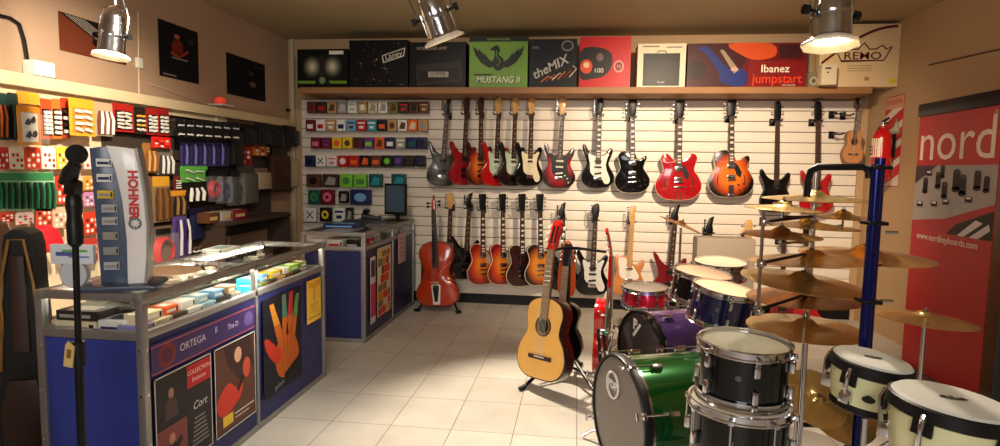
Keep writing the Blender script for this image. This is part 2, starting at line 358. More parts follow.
    # pickguard, pickups, bridge, knobs
    if guard:
        if style in ('strat', 'super'):
            g = smooth([(.03, .335), (-.03, .335), (-.055, .335), (-.095, .36), (-.10, .32), (-.082, .25), (-.075, .16), (-.03, .12), (.03, .115), (.07, .05), (.115, .05), (.125, .10), (.095, .17), (.08, .24), (.095, .31), (.11, .35), (.09, .36), (.055, .33)], 2)
        elif style == 'tele': g = smooth([(-.03, .375), (-.08, .385), (-.115, .36), (-.10, .28), (-.09, .20), (-.04, .165), (.04, .165), (.09, .17), (.10, .21), (.075, .25), (.05, .29), (.03, .31)], 2)
        elif style == 'bass': g = smooth([(-.03, .33), (-.09, .35), (-.09, .25), (-.07, .15), (0, .12), (.08, .08), (.12, .10), (.09, .2), (.09, .3), (.05, .32)], 2)
        else: g = [(.03, .34), (.065, .31), (.10, .24), (.085, .19), (.05, .22), (.03, .28)]
        MB().prism([(x*flip, z) for x, z in g], f-.003, f+.0, guard).obj('pickguard', t)
    pz = [.275, .215, .15] if pickups == 'sss' else [.275, .16]
    if style in ('lp', 'semi', 'arch'): pz = [.30, .20]
    for i, z in enumerate(pz):
        b = MB(); sl = pickups[min(i, len(pickups)-1)]
        if sl == 's': b.box(0, f-.006, z, .075, .012, .018, pupmat, bev=.004, rot=(0, -.18 if i == len(pz)-1 else 0, 0))
        else:
            b.box(0, f-.006, z, .075, .012, .038, pupmat, bev=.003)
            for q in (-2.5, -1.5, -.5, .5, 1.5, 2.5): b.cyl((q*.01, f-.011, z+.008), (q*.01, f-.0135, z+.008), .0025, CHROME, n=6)
        b.obj('pickup', t)
    b = MB()
    if style in ('lp', 'semi', 'arch'):
        b.box(0, f-.010, bz+.03, .085, .014, .012, CHROME, bev=.003)
        if style == 'arch': b.box(0, f-.012, bz-.07, .05, .004, .1, CHROME); b.box(0, f-.012, bz-.12, .06, .01, .03, CHROME, bev=.003)
        else: b.box(0, f-.010, bz-.015, .09, .014, .014, CHROME, bev=.003)
        if style == 'semi':
            for q in (-.022, .022): b.box(q, f-.006, .05, .008, .006, .08, CHROME)
    else: b.box(0, f-.006, bz, .08, .01, .035, CHROME, bev=.002)
    b.obj('bridge', t)
    kn = [(.10, .06), (.085, .10), (.06, .13)] if style not in ('lp', 'semi', 'arch') else [(.07, .12), (.12, .13), (.08, .07), (.13, .085)]
    for x, z in kn: MB().cyl((x*flip, f, z), (x*flip, f-.014, z), .009, CREAM if guard and style == 'strat' else BLACK if style != 'semi' else CHROME, n=10, r1=.007).obj('knob', t)
    if style in ('semi', 'arch'):
        for s in (-1, 1):
            MB().prism(smooth([(s*.12, .12), (s*.128, .12), (s*.135, .17), (s*.125, .215), (s*.118, .215), (s*.127, .17)], 2), f-.001, f+.002, BLACK).obj('sound_hole', t)
    for q in range(6 if style != 'bass' else 4):
        nq = 6 if style != 'bass' else 4; x = (q-(nq-1)/2)
        MB().cyl((x*.0095*6/nq, f-.014, bz+.01), (x*.0065*6/nq, f-.0135, nut), .0006, CHROME, n=3, cap=False).obj('string', t)
    # the peg the guitar hangs from
    return t, a, c
def hanger(p, label, double=False):
    """wall hook under a headstock; p = point on the neck just under the headstock"""
    t = thing('guitar_hanger', label, 'wall hook', (p.x, BW-.03, p.z), group='black guitar hooks on the slat panelling')
    d = BW-.03-p.y
    MB().box(0, -.006, 0, .05, .012, .07, BLACK, bev=.003).obj('wall_plate', t)
    b = MB(); b.cyl((0, -.01, 0), (0, -d+.035, .0), .006, BLACKM, n=8); b.cyl((-.034, -d+.03, 0), (.034, -d+.03, 0), .007, BLACKM, n=8); b.obj('arm', t)
    for s in (-1, 1): MB().cyl((s*.036, -d+.035, .0), (s*.036, -d-.035, .008), .008, BLACK, n=8).obj('yoke_prong', t)
RB = burst('cherry_sunburst', (222, 120, 30), (196, 60, 22), (120, 12, 14)); OB = burst('orange_sunburst', (220, 120, 40), (170, 60, 20), (60, 16, 12))
TB = burst('tobacco_sunburst', (214, 132, 44), (170, 84, 26), (22, 14, 12), r0=.45); AB = burst('archtop_sunburst', (222, 116, 34), (196, 74, 22), (18, 12, 12), cz=.22, rx=.21, rz=.235, r0=.45)
GB = burst('grey_burst', (86, 84, 80), (60, 56, 52), (22, 20, 20)); KR = burst('red_black_burst', (176, 16, 22), (130, 12, 18), (34, 8, 12), r0=.5)
BK = burst('black_red_burst', (120, 14, 16), (60, 10, 12), (12, 10, 12), r0=.2, r1=.7)
DBLK = mat('gloss_black', (9, 9, 11), .16, coat=.25, spec=.3); RED = mat('gloss_red', (176, 10, 18), .15, coat=.6); CRIM = mat('crimson', (150, 16, 26), .2, coat=.5); SEMR = mat('cherry_red', (170, 16, 24), .15, coat=.6)
MINT = mat('mint_pickguard', (190, 206, 184), .4); MAROON = mat('maroon', (112, 14, 26), .2, coat=.5); NAT = mat('natural_ash', (196, 124, 66), .3, noise=.18, scale=10, coat=.4)
YW = 5.95
top = [
 ('super', 'dark grey superstrat with a pointed black headstock, first guitar right of the packets', (448, 98), (441, 186), GB, dict(head=BLACK, pickups='hh', pupmat=BLACK, yaw=.3, neckmat=BLACK)),
 ('strat', 'crimson electric guitar with dark rosewood neck, hung between grey and orange sunburst ones', (466, 97), (462, 185), CRIM, dict(yaw=.72, pickups='hh', pupmat=BLACK, neckmat=ROSE, head=ROSE)),
 ('strat', 'orange sunburst electric guitar in the upper row beside the crimson one', (480, 97), (479, 185), OB, dict(yaw=.72, pupmat=BLACK, neckmat=ROSE, head=ROSE)),
 ('strat', 'bright red double-horned guitar with pale green pickguard, fourth from left in upper row', (498, 97), (494, 186), RED, dict(yaw=.7, guard=MINT)),
 ('strat', 'black and red burst guitar with pale green pickguard in the upper row', (514.5, 97), (511, 186), BK, dict(yaw=.7, guard=MINT)),
 ('strat', 'black guitar with cream pickguard and maple headstock at the end of the tight upper group', (531, 97), (528, 186), DBLK, dict(yaw=.6, guard=CREAM)),
 ('strat', 'dark red burst guitar with three white pickups, hanging alone right of the tight upper group', (563, 97), (558, 188), KR, dict(yaw=.12, guard=BLACK)),
 ('strat', 'glossy black guitar with a large white pickguard in the upper row', (600, 98), (597, 188), DBLK, dict(yaw=.08, guard=WHITE, head=BLACK, neckmat=ROSE, inlay=2, pupmat=BLACK)),
 ('lp', 'glossy black single-cutaway guitar with chrome pickups in the upper row', (632.5, 99), (632, 193), DBLK, dict(head=BLACK, neckmat=ROSE, pickups='hh', pupmat=CHROME)),
 ('semi', 'cherry red semi-hollow guitar with two rounded horns', (680, 99.5), (677.5, 200), SEMR, dict(head=BLACK, neckmat=ROSE, pickups='hh', pupmat=CHROME, guard=BLACK)),
 ('arch', 'sunburst archtop guitar with orange centre and black edge', (731, 99), (730, 197), AB, dict(head=BLACK, neckmat=ROSE, pickups='hh', pupmat=CHROME, guard=BLACK)),
]
for st, lab, a, c, bm_, kw in top:
    g, A, B = guitar(st, lab, a, c, YW, bm_, **kw)
    hanger(A+(B-A)*.19, 'black wall hook holding the ' + lab.split(',')[0].split(' in the')[0].split(' with')[0])
basses = [('black bass guitar with dark neck hanging right of the sunburst archtop', (777, 101), (775, 212), DBLK, 0.1), ('red bass guitar with dark neck hanging above the cymbals', (817, 101), (816, 214), SEMR, 0.1)]
for lab, a, c, bm_, yw in basses:
    g, A, B = guitar('bass', lab, a, c, YW, bm_, head=BLACK, neckmat=ROSE, pickups='hh', pupmat=BLACK, yaw=yw, inlay=False)
    hanger(A+(B-A)*.18, 'black wall hook holding the ' + lab.split(' with')[0])
low = [
 ('strat', 'pale-headed guitar mostly hidden behind the cello', (450, 192), (447, 278), mat('cream_body', (206, 190, 160), .3), dict(yaw=.6)),
 ('super', 'black guitar with pointed headstock hung just right of the cello', (469, 192), (464, 279), DBLK, dict(yaw=.6, head=BLACK, pickups='hh', pupmat=BLACK, neckmat=BLACK)),
 ('lp', 'cherry sunburst single-cutaway guitar in lower row, nearer the cello', (481.5, 193), (482, 284), RB, dict(yaw=.65, head=BLACK, pickups='hh', pupmat=CHROME, guard=CREAM, neckmat=ROSE)),
 ('lp', 'cherry sunburst single-cutaway guitar in lower row, beside the wine red one', (501.5, 193), (502, 284), RB, dict(yaw=.65, head=BLACK, pickups='hh', pupmat=CHROME, guard=CREAM, neckmat=ROSE)),
 ('lp', 'dark wine red guitar in the lower row between two sunburst guitars', (521, 193), (521, 286), mat('wine', (46, 12, 14), .25, coat=.5), dict(yaw=.6, head=BLACK, pickups='hh', pupmat=BLACK, neckmat=ROSE)),
 ('lp', 'tobacco sunburst guitar with black edge, at right end of the close lower group', (539, 193), (540, 285), TB, dict(yaw=.5, head=BLACK, pickups='hh', pupmat=CHROME, neckmat=ROSE)),
 ('super', 'dark guitar whose pointed headstock shows above the classical guitar', (562, 202), (563, 290), DBLK, dict(yaw=.3, head=BLACK, pickups='hh', pupmat=BLACK, neckmat=BLACK)),
 ('strat', 'black guitar with white pickguard in the lower row behind the red acoustic', (596, 203), (591, 295), DBLK, dict(yaw=.1, head=BLACK, guard=mat('silver_guard', (210, 210, 206), .3), pupmat=BLACK, neckmat=ROSE)),
 ('tele', 'natural wood guitar with white pickguard and pale maple neck', (633, 205), (627, 295), NAT, dict(yaw=.05, board=MAPLE, guard=WHITE, pickups='ss', pupmat=CHROME, inlay=False)),
 ('super', 'maroon guitar with dark neck behind the red snare drum', (676, 204), (667, 300), MAROON, dict(yaw=.1, head=BLACK, pickups='hh', pupmat=BLACK, neckmat=BLACK)),
 ('super', 'black guitar showing only its neck behind the blue drums', (710, 216), (706, 306), DBLK, dict(yaw=.1, head=BLACK, pickups='hh', pupmat=BLACK, neckmat=BLACK)),
]
for st, lab, a, c, bm_, kw in low:
    g, A, B = guitar(st, lab, a, c, YW-.01, bm_, **kw)
    hanger(A+(B-A)*.19, 'black wall hook holding the ' + lab.split(' in the')[0].split(' in lower')[0].split(',')[0] if 'cherry' not in lab else 'black wall hook holding ' + lab.replace('single-cutaway ', ''))
for lab, a, c, bm_ in (('pale-headed bass guitar in the lower row behind the upper cymbals', (748, 219), (746, 335), DBLK), ('dark bass guitar in the lower row left of the red-bodied one, behind cymbals', (783, 222), (781, 335), MAROON), ('red-bodied bass guitar in the lower row nearest the blue post', (806, 222), (804, 330), SEMR)):
    g, A, B = guitar('bass', lab, a, c, YW-.01, bm_, head=MAPLE if 'pale' in lab else BLACK, neckmat=ROSE, pickups='hh', pupmat=BLACK, inlay=False)
    hanger(A+(B-A)*.18, 'black wall hook holding the ' + lab.split(' in the')[0])
for px, py, lab in ((832, 115, 'upper of two empty black wall hooks left of the ukulele'), (832, 135, 'lower of two empty black wall hooks left of the ukulele')):
    q = P(px, py, Y=BW-.05); q.y = BW-.2; hanger(q, lab)

def acoustic(name, cat, label, loc, scale, rot, topm, sidem, headm, tuner, small=False, depth=.095, headpts=None):
    t = thing(name, label, cat, loc, scale=scale); t.rotation_euler = rot
    MB().prism(FIG8, -depth/2, depth/2, sidem, bev=.004).obj('body', t)
    b = MB(); b.prism([(x*.985, .245+(z-.245)*.985) for x, z in FIG8], -depth/2-.003, -depth/2+.002, topm); b.obj('soundboard', t)
    f = -depth/2-.004
    b = MB(); b.tube([(x, -depth/2, z) for x, z in FIG8], .003, ROSE if not small else WOOD, n=5, closed=True); b.obj('binding', t)
    b = MB(); b.disc(0, .32, .044, .044, f, BLACK, 24); b.obj('sound_hole', t)
    b = MB()
    ROS = mat('rosette', (92, 62, 30), .5, noise=.4, scale=120)
    for i in range(32):
        a0, a1 = 2*PI*i/32, 2*PI*(i+1)/32
        b.add([(.046*math.cos(a0), f-.0005, .32+.046*math.sin(a0)), (.064*math.cos(a0), f-.0005, .32+.064*math.sin(a0)), (.064*math.cos(a1), f-.0005, .32+.064*math.sin(a1)), (.046*math.cos(a1), f-.0005, .32+.046*math.sin(a1))], [(0, 1, 2, 3)], ROS)
    b.obj('rosette', t)
    b = MB(); b.box(0, f-.004, .13, .18, .01, .026, ROSE, bev=.003); b.box(0, f-.01, .133, .08, .006, .004, PEARL); b.obj('bridge', t)
    nut = .79
    b = MB(); n = 8; vs = []
    for z, w, dp in ((.46, .031, .06), (.49, .031, .03), (nut, .026, .022)):
        for i in range(n+1): q = PI*i/n; vs.append((w*math.cos(q), f+dp*math.sin(q), z))
    b.add(vs, [[j*(n+1)+i, j*(n+1)+i+1, (j+1)*(n+1)+i+1, (j+1)*(n+1)+i] for j in range(2) for i in range(n)], sidem if not small else MAPLE); b.obj('neck', t)
    b = MB(); b.prism([(-.031, .365), (.031, .365), (.026, nut), (-.026, nut)], f-.008, f, ROSE if small else mat('worn_rosewood', (140, 104, 66), .5, noise=.25, scale=25))
    for k in range(1, 19):
        z = .135+.655*2**(-k/12); b.box(0, f-.0085, z, .054, .0015, .0025, CHROME)
    b.obj('fingerboard', t)
    hp = [(-.026, nut), (.026, nut), (.036, nut+.02), (.036, nut+.17), (.02, nut+.19), (0, nut+.185), (-.02, nut+.19), (-.036, nut+.17), (-.036, nut+.02)]
    ang = Matrix.Translation((0, f, nut)) @ Matrix.Rotation(.2, 4, 'X').inverted() @ Matrix.Translation((0, 0, -nut))
    b = MB(); b.M = ang; b.prism(hp, -.004, .014, headm, bev=.002)
    if not small:
        for s in (-.015, .015): b.prism([(s-.007, nut+.04), (s+.007, nut+.04), (s+.007, nut+.15), (s-.007, nut+.15)], -.0055, -.003, BLACK)
    b.obj('headstock', t)
    for s in (-1, 1):
        for k in range(2 if small else 3):
            b = MB(); b.M = ang; z = nut+.055+.042*k
            b.cyl((s*.036, .008, z), (s*.052, .010, z), .004, CHROME, n=6); b.box(s*.062, .010, z, .022, .013, .024, tuner, bev=.004); b.obj('tuning_peg', t)
    for q in range(4 if small else 6):
        x = q-(1.5 if small else 2.5); MB().cyl((x*.011, f-.014, .135), (x*.0085, f-.0105, nut), .0008, PEARL, n=4).obj('string', t)
    return t
SPRUCE = mat('spruce_top', (244, 188, 100), .3, noise=.06, scale=12, coat=.4); MAHOG = mat('mahogany_side', (46, 18, 12), .3, noise=.2, scale=12, coat=.4)
REDT = mat('red_headstock', (190, 26, 24), .2, coat=.5)
# classical guitar in front
a_, c_ = P(560, 219, Y=3.88), P(543, 378.5, Y=3.72); d_ = (a_-c_)
sc_ = d_.length/.985; zax = d_.normalized(); yaw_ = -.66
yax = Vector((math.sin(-yaw_)*-1, math.cos(yaw_), 0)); yax = Matrix.Rotation(yaw_, 3, 'Z') @ Vector((0, 1, 0)); xax = yax.cross(zax).normalized(); yax = zax.cross(xax)
acoustic('classical_guitar', 'guitar', 'honey-coloured classical guitar with red headstock leaning on a floor stand', c_, sc_, Matrix((xax, yax, zax)).transposed().to_euler(), SPRUCE, MAHOG, REDT, PEARL)
# ukulele
a_, c_ = P(848, 98, Y=5.97), P(850.5, 163, Y=5.97)
uke = acoustic('ukulele', 'ukulele', 'small tan ukulele with dark headstock hanging at the right end of the panel', c_, (a_-c_).length/.98, (0, .03, 0), mat('uke_top', (190, 130, 82), .4, noise=.15, scale=12), WOOD, ROSE, BLACK, small=True, depth=.11)
uke.scale.x *= .76
hanger(P(848, 115, Y=5.97), 'black wall hook holding the ukulele')
# small red thing below the ukulele: violin-like
def bowed(name, cat, label, loc, sc, rot, bm_, cello=True):
    t = thing(name, label, cat, loc, scale=sc); t.rotation_euler = rot; dp = .11
    MB().prism(VIOL, -dp/2, dp/2, bm_, bev=.012).obj('body', t)
    # arched top
    b = MB(); rings = [(1, 0), (.9, .008), (.7, .02), (.4, .028)]; n = len(VIOL); vs = []
    for k, h in rings: vs += [(x*k*.97, -dp/2-h, .32+(z-.32)*k*.97) for x, z in VIOL]
    vs.append((0, -dp/2-.03, .32)); fs = [[j*n+i, j*n+(i+1) % n, (j+1)*n+(i+1) % n, (j+1)*n+i] for j in range(3) for i in range(n)] + [[3*n+i, 3*n+(i+1) % n, 4*n] for i in range(n)]
    b.add(vs, fs, bm_); b.obj('arched_top', t)
    b = MB(); b.tube([(x*.985, -dp/2, .32+(z-.32)*.985) for x, z in VIOL], .005, ROSE, n=5, closed=True); b.obj('edging', t)
    for s in (-1, 1): MB().tube([(s*.075, -dp/2-.026, .22), (s*.09, -dp/2-.022, .25), (s*.083, -dp/2-.026, .30), (s*.07, -dp/2-.028, .35), (s*.078, -dp/2-.026, .375)], .004, BLACK, n=5).obj('sound_hole', t)
    b = MB(); b.M = Matrix.Translation((0, -dp/2-.028, 0)); b.prism([(-.04, .24), (.04, .24), (.022, .265), (0, .268), (-.022, .265)], -.06, -.0, MAPLE) if False else b.box(0, -.03, .26, .08, .06, .012, MAPLE, bev=.002); b.obj('bridge', t)
    b = MB(); b.prism([(-.014, .06), (.014, .06), (.032, .2), (.026, .225), (-.026, .225), (-.032, .2)], -dp/2-.06, -dp/2-.05, BLACK); b.obj('tailpiece', t)
    b = MB(); b.prism([(-.034, .03), (.034, .03), (.048, .225), (.03, .24), (-.03, .24), (-.048, .225)], -dp/2-.047, -dp/2-.03, WHITE); b.obj('white_tailpiece_backing', t, label='white surround of the tailpiece') if cello else None
    b = MB(); vs = []; n = 8
    for z, w in ((.66, .026), (1.0, .018)):
        for i in range(n+1): q = PI*i/n; vs.append((w*math.cos(q), -dp/2-.02+.03*math.sin(q), z))
    b.add(vs, [[i, i+1, n+1+i+1, n+1+i] for i in range(n)], bm_); b.obj('neck', t)
    MB().prism([(-.032, .40), (.032, .40), (.02, 1.0), (-.02, 1.0)], -dp/2-.048, -dp/2-.02, BLACK, bev=.004).obj('fingerboard', t)
    b = MB(); b.prism([(-.018, 1.0), (.018, 1.0), (.014, 1.1), (-.014, 1.1)], -dp/2-.04, -dp/2+.01, bm_, bev=.003)
    b.tube([(0, -dp/2+.0+.018*math.cos(q)*(1-q/9), 1.12+.022*math.sin(q)*(1-q/9)) for q in [i*.5 for i in range(12)]], .011, bm_, n=8); b.obj('scroll', t)
    for s in (-1, 1):
        for k in range(2):
            b = MB(); z = 1.03+.035*k+(.015 if s > 0 else 0); b.cyl((s*.015, -dp/2-.015, z), (s*.05, -dp/2-.015, z), .005, BLACK, n=6); b.disc(s*.06, z, .016, .012, -dp/2-.017, BLACK, 10); b.cyl((s*.06, -dp/2-.021, z), (s*.06, -dp/2-.009, z), .014, BLACK, n=10); b.obj('tuning_peg', t)
    for q in (-1.5, -.5, .5, 1.5): MB().tube([(q*.01, -dp/2-.062, .2), (q*.013, -dp/2-.092, .262), (q*.007, -dp/2-.052, 1.0)], .0012, CHROME, n=4).obj('string', t)
    return t
VARN = mat('orange_varnish', (176, 52, 14), .2, noise=.2, scale=8, coat=.6)
a_, c_ = P(435, 196, Y=5.75), P(439, 306, Y=5.68); L_ = (a_-c_)
bowed('cello', 'cello', 'orange-red varnished cello standing at the end of the far glass counter', c_, L_.length/1.14, (-math.atan2(L_.y, L_.z), math.atan2(L_.x, L_.z), 0), VARN)
def folding_stand(loc, label, yawz=0, w=.3, h=.5):
    t = thing('instrument_stand', label, 'stand', loc, (0, 0, yawz))
    for s in (-1, 1):
        b = MB(); b.cyl((s*.02, 0, h*.55), (s*w*.55, -.16, .02), .011, BLACKM, n=8); b.obj('front_leg', t)
        b = MB(); b.box(s*w*.57, -.17, .014, .05, .05, .028, BLACK, bev=.008, rot=(0, 0, s*.5)); b.obj('foot', t)
        b = MB(); b.tube([(s*.02, 0, h*.35), (s*w*.3, -.05, .16), (s*w*.32, -.15, .15), (s*w*.32, -.17, .19)], .009, BLACK, n=6); b.obj('support_arm', t)
    MB().cyl((0, .0, h*.62), (0, .2, .012), .011, BLACKM, n=8).obj('rear_leg', t)
    return t
folding_stand((c_.x, c_.y+.12, 0), 'black folding stand under the cello', 0, .36, .5)
# ------------------------------------------------------------ glass counters
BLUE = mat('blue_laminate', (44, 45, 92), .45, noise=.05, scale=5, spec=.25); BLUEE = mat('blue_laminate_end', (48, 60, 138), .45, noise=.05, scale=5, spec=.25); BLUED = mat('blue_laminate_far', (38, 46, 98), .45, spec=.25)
def counter(label, x0, x1, y0, y1, H, gz, mull, blue, endblue, name='glass_counter', lit=True):
    """long side faces +X; end face faces -Y. local origin = front-right floor corner centre"""
    cx, cy = (x0+x1)/2, (y0+y1)/2; t = thing(name, label, 'counter', (cx, cy, 0)); w, l = x1-x0, y1-y0; e = .032
    def bar(b, x, y, z, sx, sy, sz): b.box(x, y, z, sx, sy, sz, ALU, bev=.003)
    k = 0
    for sx in (-1, 1):
        for sy in (-1, 1):
            b = MB(); bar(b, sx*(w/2-e/2), sy*(l/2-e/2), H/2, e, e, H)
            for z in (.12, .3, .5, .68): b.cyl((sx*(w/2-e/2), sy*(l/2), z), (sx*(w/2-e/2), sy*(l/2+.003), z), .005, CHROME, n=8); b.cyl((sx*w/2, sy*(l/2-e/2), z), (sx*(w/2+.003), sy*(l/2-e/2), z), .005, CHROME, n=8)
            b.lathe([(0, .012), (.012, .01), (.02, 0)], CHROME, 10, (sx*(w/2-e/2), sy*(l/2-e/2), H)) if False else b.box(sx*(w/2-.02), sy*(l/2-.02), H-.018, .046, .046, .04, ALU, bev=.012); b.obj('corner_post', t)
    for z in (e/2, gz, H-e/2):
        b = MB()
        for sx in (-1, 1): bar(b, sx*(w/2-e/2), 0, z, e*.9, l-2*e, e)
        for sy in (-1, 1): bar(b, 0, sy*(l/2-e/2), z, w-2*e, e*.9, e)
        b.obj('frame_rail', t)
    for my in mull:
        b = MB(); bar(b, w/2-e/2, my-cy, H/2, e*.9, .024, H-.02); bar(b, 0, my-cy, H-.014, w-2*e, .02, .02); b.obj('mullion', t)
    b = MB(); b.box(0, 0, gz-.03, w-.03, l-.03, .01, mat('counter_shelf_white', (206, 202, 190), .5)); b.obj('display_shelf', t)
    ys = [-l/2+e]+[m-cy for m in mull]+[l/2-e]
    for a, c in zip(ys[:-1], ys[1:]):
        MB().box(w/2-e/2, (a+c)/2, (e+gz-e/2)/2, .008, c-a-.02, gz-1.5*e, blue).obj('side_panel', t)
        MB().box(w/2-e/2, (a+c)/2, (gz+H)/2, .004, c-a-.02, H-gz-e, GLASS).obj('side_glass', t)
    MB().box(0, -l/2+e/2, (gz)/2, w-2*e, .008, gz-1.5*e, endblue).obj('end_panel', t)
    MB().box(0, -l/2+e/2, (gz+H)/2, w-2*e, .004, H-gz-e, GLASS).obj('end_glass', t)
    MB().box(-w/2+e/2, 0, (gz)/2, .008, l-2*e, gz-e, blue).obj('back_panel', t)
    MB().box(0, 0, H-.004, w-2*e, l-2*e, .005, GLASS).obj('glass_top', t)
    if lit:
        b = MB(); b.cyl((w/2-.05, -l/2+.05, H-.035), (w/2-.05, l/2-.05, H-.035), .008, mat('counter_tube', (255, 244, 214), .3, emis=14.0), n=8); b.cyl((-w/2+.05, -l/2+.05, H-.035), (-w/2+.05, l/2-.05, H-.035), .007, _M['counter_tube'], n=8); b.obj('light_tube', t)
    return t
AX0, AX1, AY0, AY1, AH, AG = -2.095, -1.635, 2.06, 3.74, .90, .735
counter('large lit glass counter with blue panels and posters, in the left foreground', AX0, AX1, AY0, AY1, AH, AG, [2.89], BLUE, BLUEE)
lamp_area('counter_tube_light', (AX1-.1, 2.9, AH-.04), (AX1-.16, 2.9, 0), .04, 13, (1, .93, .78), sy=1.5)
BX0, BX1, BY0, BY1, BH, BG = -2.17, -1.64, 4.50, 5.95, .885, .755
counter('smaller glass counter with dark blue panels, standing against the slat panelling', BX0, BX1, BY0, BY1, BH, BG, [5.25], mat('navy_laminate', (34, 38, 76), .45), BLUED, lit=False)
# goods inside counter A: two layers of small cartons along the lit glass
cols = {'cream': (216, 204, 170), 'lilac': (140, 134, 190), 'orange': (226, 96, 36), 'white': (226, 226, 220), 'dark brown': (60, 42, 34), 'pale blue': (150, 186, 200), 'grey': (150, 146, 138), 'teal': (40, 140, 160), 'yellow': (226, 190, 50), 'olive': (120, 120, 60), 'red': (186, 30, 26), 'black': (22, 22, 24), 'green': (70, 130, 70), 'tan': (184, 146, 100), 'sky blue': (110, 170, 214), 'navy': (30, 40, 90), 'pink': (214, 110, 140), 'brown': (92, 56, 36), 'purple': (96, 60, 130), 'maroon': (110, 20, 40), 'lime': (120, 196, 50), 'dark teal': (20, 80, 80), 'silver': (180, 180, 184)}
def carton(name, label, cat, loc, rot, s, col, stripe=None, group=None, lid=True):
    b = MB(); c = rgb(cols[col]); b.box(0, 0, s[2]/2, s[0], s[1], s[2], c, bev=.002); c2 = rgb(cols[stripe or 'white'])
    if lid: b.rect(-s[0]*.42, s[2]*.28, s[0]*.30, s[2]*.62, -s[1]/2-.0006, c2); b.rect(s[0]*.34, s[2]*.2, s[0]*.44, s[2]*.8, -s[1]/2-.0006, rgb(cols['black']))
    b.add([(-s[0]*.3, -s[1]*.3, s[2]+.0006), (s[0]*.3, -s[1]*.3, s[2]+.0006), (s[0]*.3, s[1]*.3, s[2]+.0006), (-s[0]*.3, s[1]*.3, s[2]+.0006)], [(0, 1, 2, 3)], c2)
    return tag(b.obj(name), label, cat, loc, rot, group)
rowA = ['lilac', 'cream', 'dark brown', 'grey', 'pale blue', 'tan', 'brown', 'dark brown', 'tan']
rowT = ['cream', 'orange', 'white', 'pale blue', 'sky blue', 'yellow', 'pale blue', 'white']
zs = AG-.03+.006
y = AY0+.10
bayA = [('lilac', .09), ('cream', .11), ('dark brown', .10), ('white', .11), ('pale blue', .10), ('black', .12), ('grey', .09)]
bayB = [('teal', .09), ('olive', .10), ('dark brown', .10), ('tan', .09), ('brown', .10), ('black', .11), ('grey', .08)]
def bay(lst, y, where, upper):
    tops = upper
    for i, (c, l) in enumerate(lst):
        carton('accessory_box', '%s carton, bottom layer, %s glass bay of the near counter' % (c, where), 'box', (AX1-.10, y+l/2, zs), FL, (l-.008, .1, .05), c, random.choice(['white', 'cream', 'grey']))
        y += l
    return y
bay(bayA, AY0+.045, 'nearer', None); bay(bayB, 2.915, 'farther', None)
for i, (c, l, yy) in enumerate([('cream', .13, 2.20), ('orange', .09, 2.32), ('white', .10, 2.43), ('pale blue', .09, 2.54), ('sky blue', .09, 2.66), ('tan', .08, 2.77)]):
    carton('accessory_box', '%s small box, top layer, nearer glass bay of the near counter' % c, 'box', (AX1-.105, yy, zs+.051), FL, (l-.01, .08, .036), c, 'white')
for i, (c, l, yy) in enumerate([('teal', .09, 2.98), ('sky blue', .08, 3.09), ('yellow', .14, 3.22), ('white', .08, 3.34), ('lime', .12, 3.45), ('olive', .08, 3.57)]):
    carton('accessory_box', '%s small box, top layer, farther glass bay of the near counter' % c, 'box', (AX1-.105, yy, zs+.051), FL, (l-.01, .08, .036), c, 'white')
# boxes at the near end (seen through the end glass)
for lab, x, z, s, c in (('long cream carton at the bottom behind the end glass of the near counter', -1.985, zs, (.20, .12, .055), 'cream'), ('long black-topped carton stacked behind the end glass of the near counter', -1.97, zs+.056, (.19, .11, .04), 'black'), ):
    carton('harmonica_box', lab, 'box', (x, AY0+.12, z), FB, s, c, 'grey')
carton('harmonica_box', 'white and blue carton behind the end glass of the near counter', 'box', (-1.82, AY0+.12, zs), FB, (.11, .12, .065), 'white', 'navy')
# tray of small pieces under the top glass
tr = MB(); tr.box(0, 0, 0, .26, 1.5, .01, mat('tray_felt', (92, 96, 84), .9)); tray = tag(tr.obj('accessory_tray'), 'long dark felt tray under the top glass of the near counter', 'tray', (-1.945, 2.98, .80))
for i in range(64):
    b = MB(); k = i % 3
    c = [rgb((190, 186, 170)), rgb((110, 108, 100)), rgb((210, 204, 186)), rgb((70, 66, 60))][random.randrange(4)]
    if k == 0: b.box(0, 0, .008, .05, .03, .016, c, bev=.003)
    elif k == 1: b.cyl((0, 0, 0), (0, 0, .02), .014, c, n=10)
    else: b.box(0, 0, .006, .07, .02, .012, c, bev=.003)
    o = b.obj('small_accessory'); tag(o, 'small pale or grey piece on the dark tray under the near counter glass', 'accessory', (-2.05+.07*(i % 4), 2.30+.092*(i//4), .8055), (0, 0, random.uniform(-.3, .3)), 'small pieces on the felt tray')
# posters on counter A long face (local x along +Y)
fx = AX1+.002
def panelP(y, z): return (fx, y, z)
def poster_sheet(name, label, loc, rot, w, h, base, draw, frame=None, cat='poster', th=.002):
    b = MB(); b.box(0, -th/2, h/2, w, th, h, rgb(base, .4)); draw(b, w, h, -th-.0006)
    if frame: 
        for x0, z0, x1, z1 in ((-w/2, 0, w/2, .006), (-w/2, h-.006, w/2, h), (-w/2, 0, -w/2+.006, h), (w/2-.006, 0, w/2, h)): b.rect(x0, z0, x1, z1, -th-.001, rgb(frame))
    return tag(b.obj(name), label, cat, loc, rot)
rm = lambda c: rgb(c, .4)
def draw_banner(b, w, h, y):
    b.disc(-w*.38, h*.5, .055, .05, y, rm((120, 44, 44)), 20); b.disc(-w*.38, h*.5, .035, .03, y-.0003, rm((84, 34, 60)), 16)
    b.text('ORTEGA', -w*.16, h*.52, y, .045, rm((200, 190, 210))); b.text('II', w*.06, h*.6, y, .04, rm((200, 190, 220))); b.text('The D', w*.24, h*.5, y, .035, rm((200, 190, 220)))
    b.disc(w*.42, h*.5, .04, .035, y, rm((90, 76, 130)), 16); b.rect(-w/2, h*.9, w/2, h*.93, y, rm((190, 90, 80))); b.rect(-w/2, h*.03, w/2, h*.06, y, rm((190, 90, 80)))
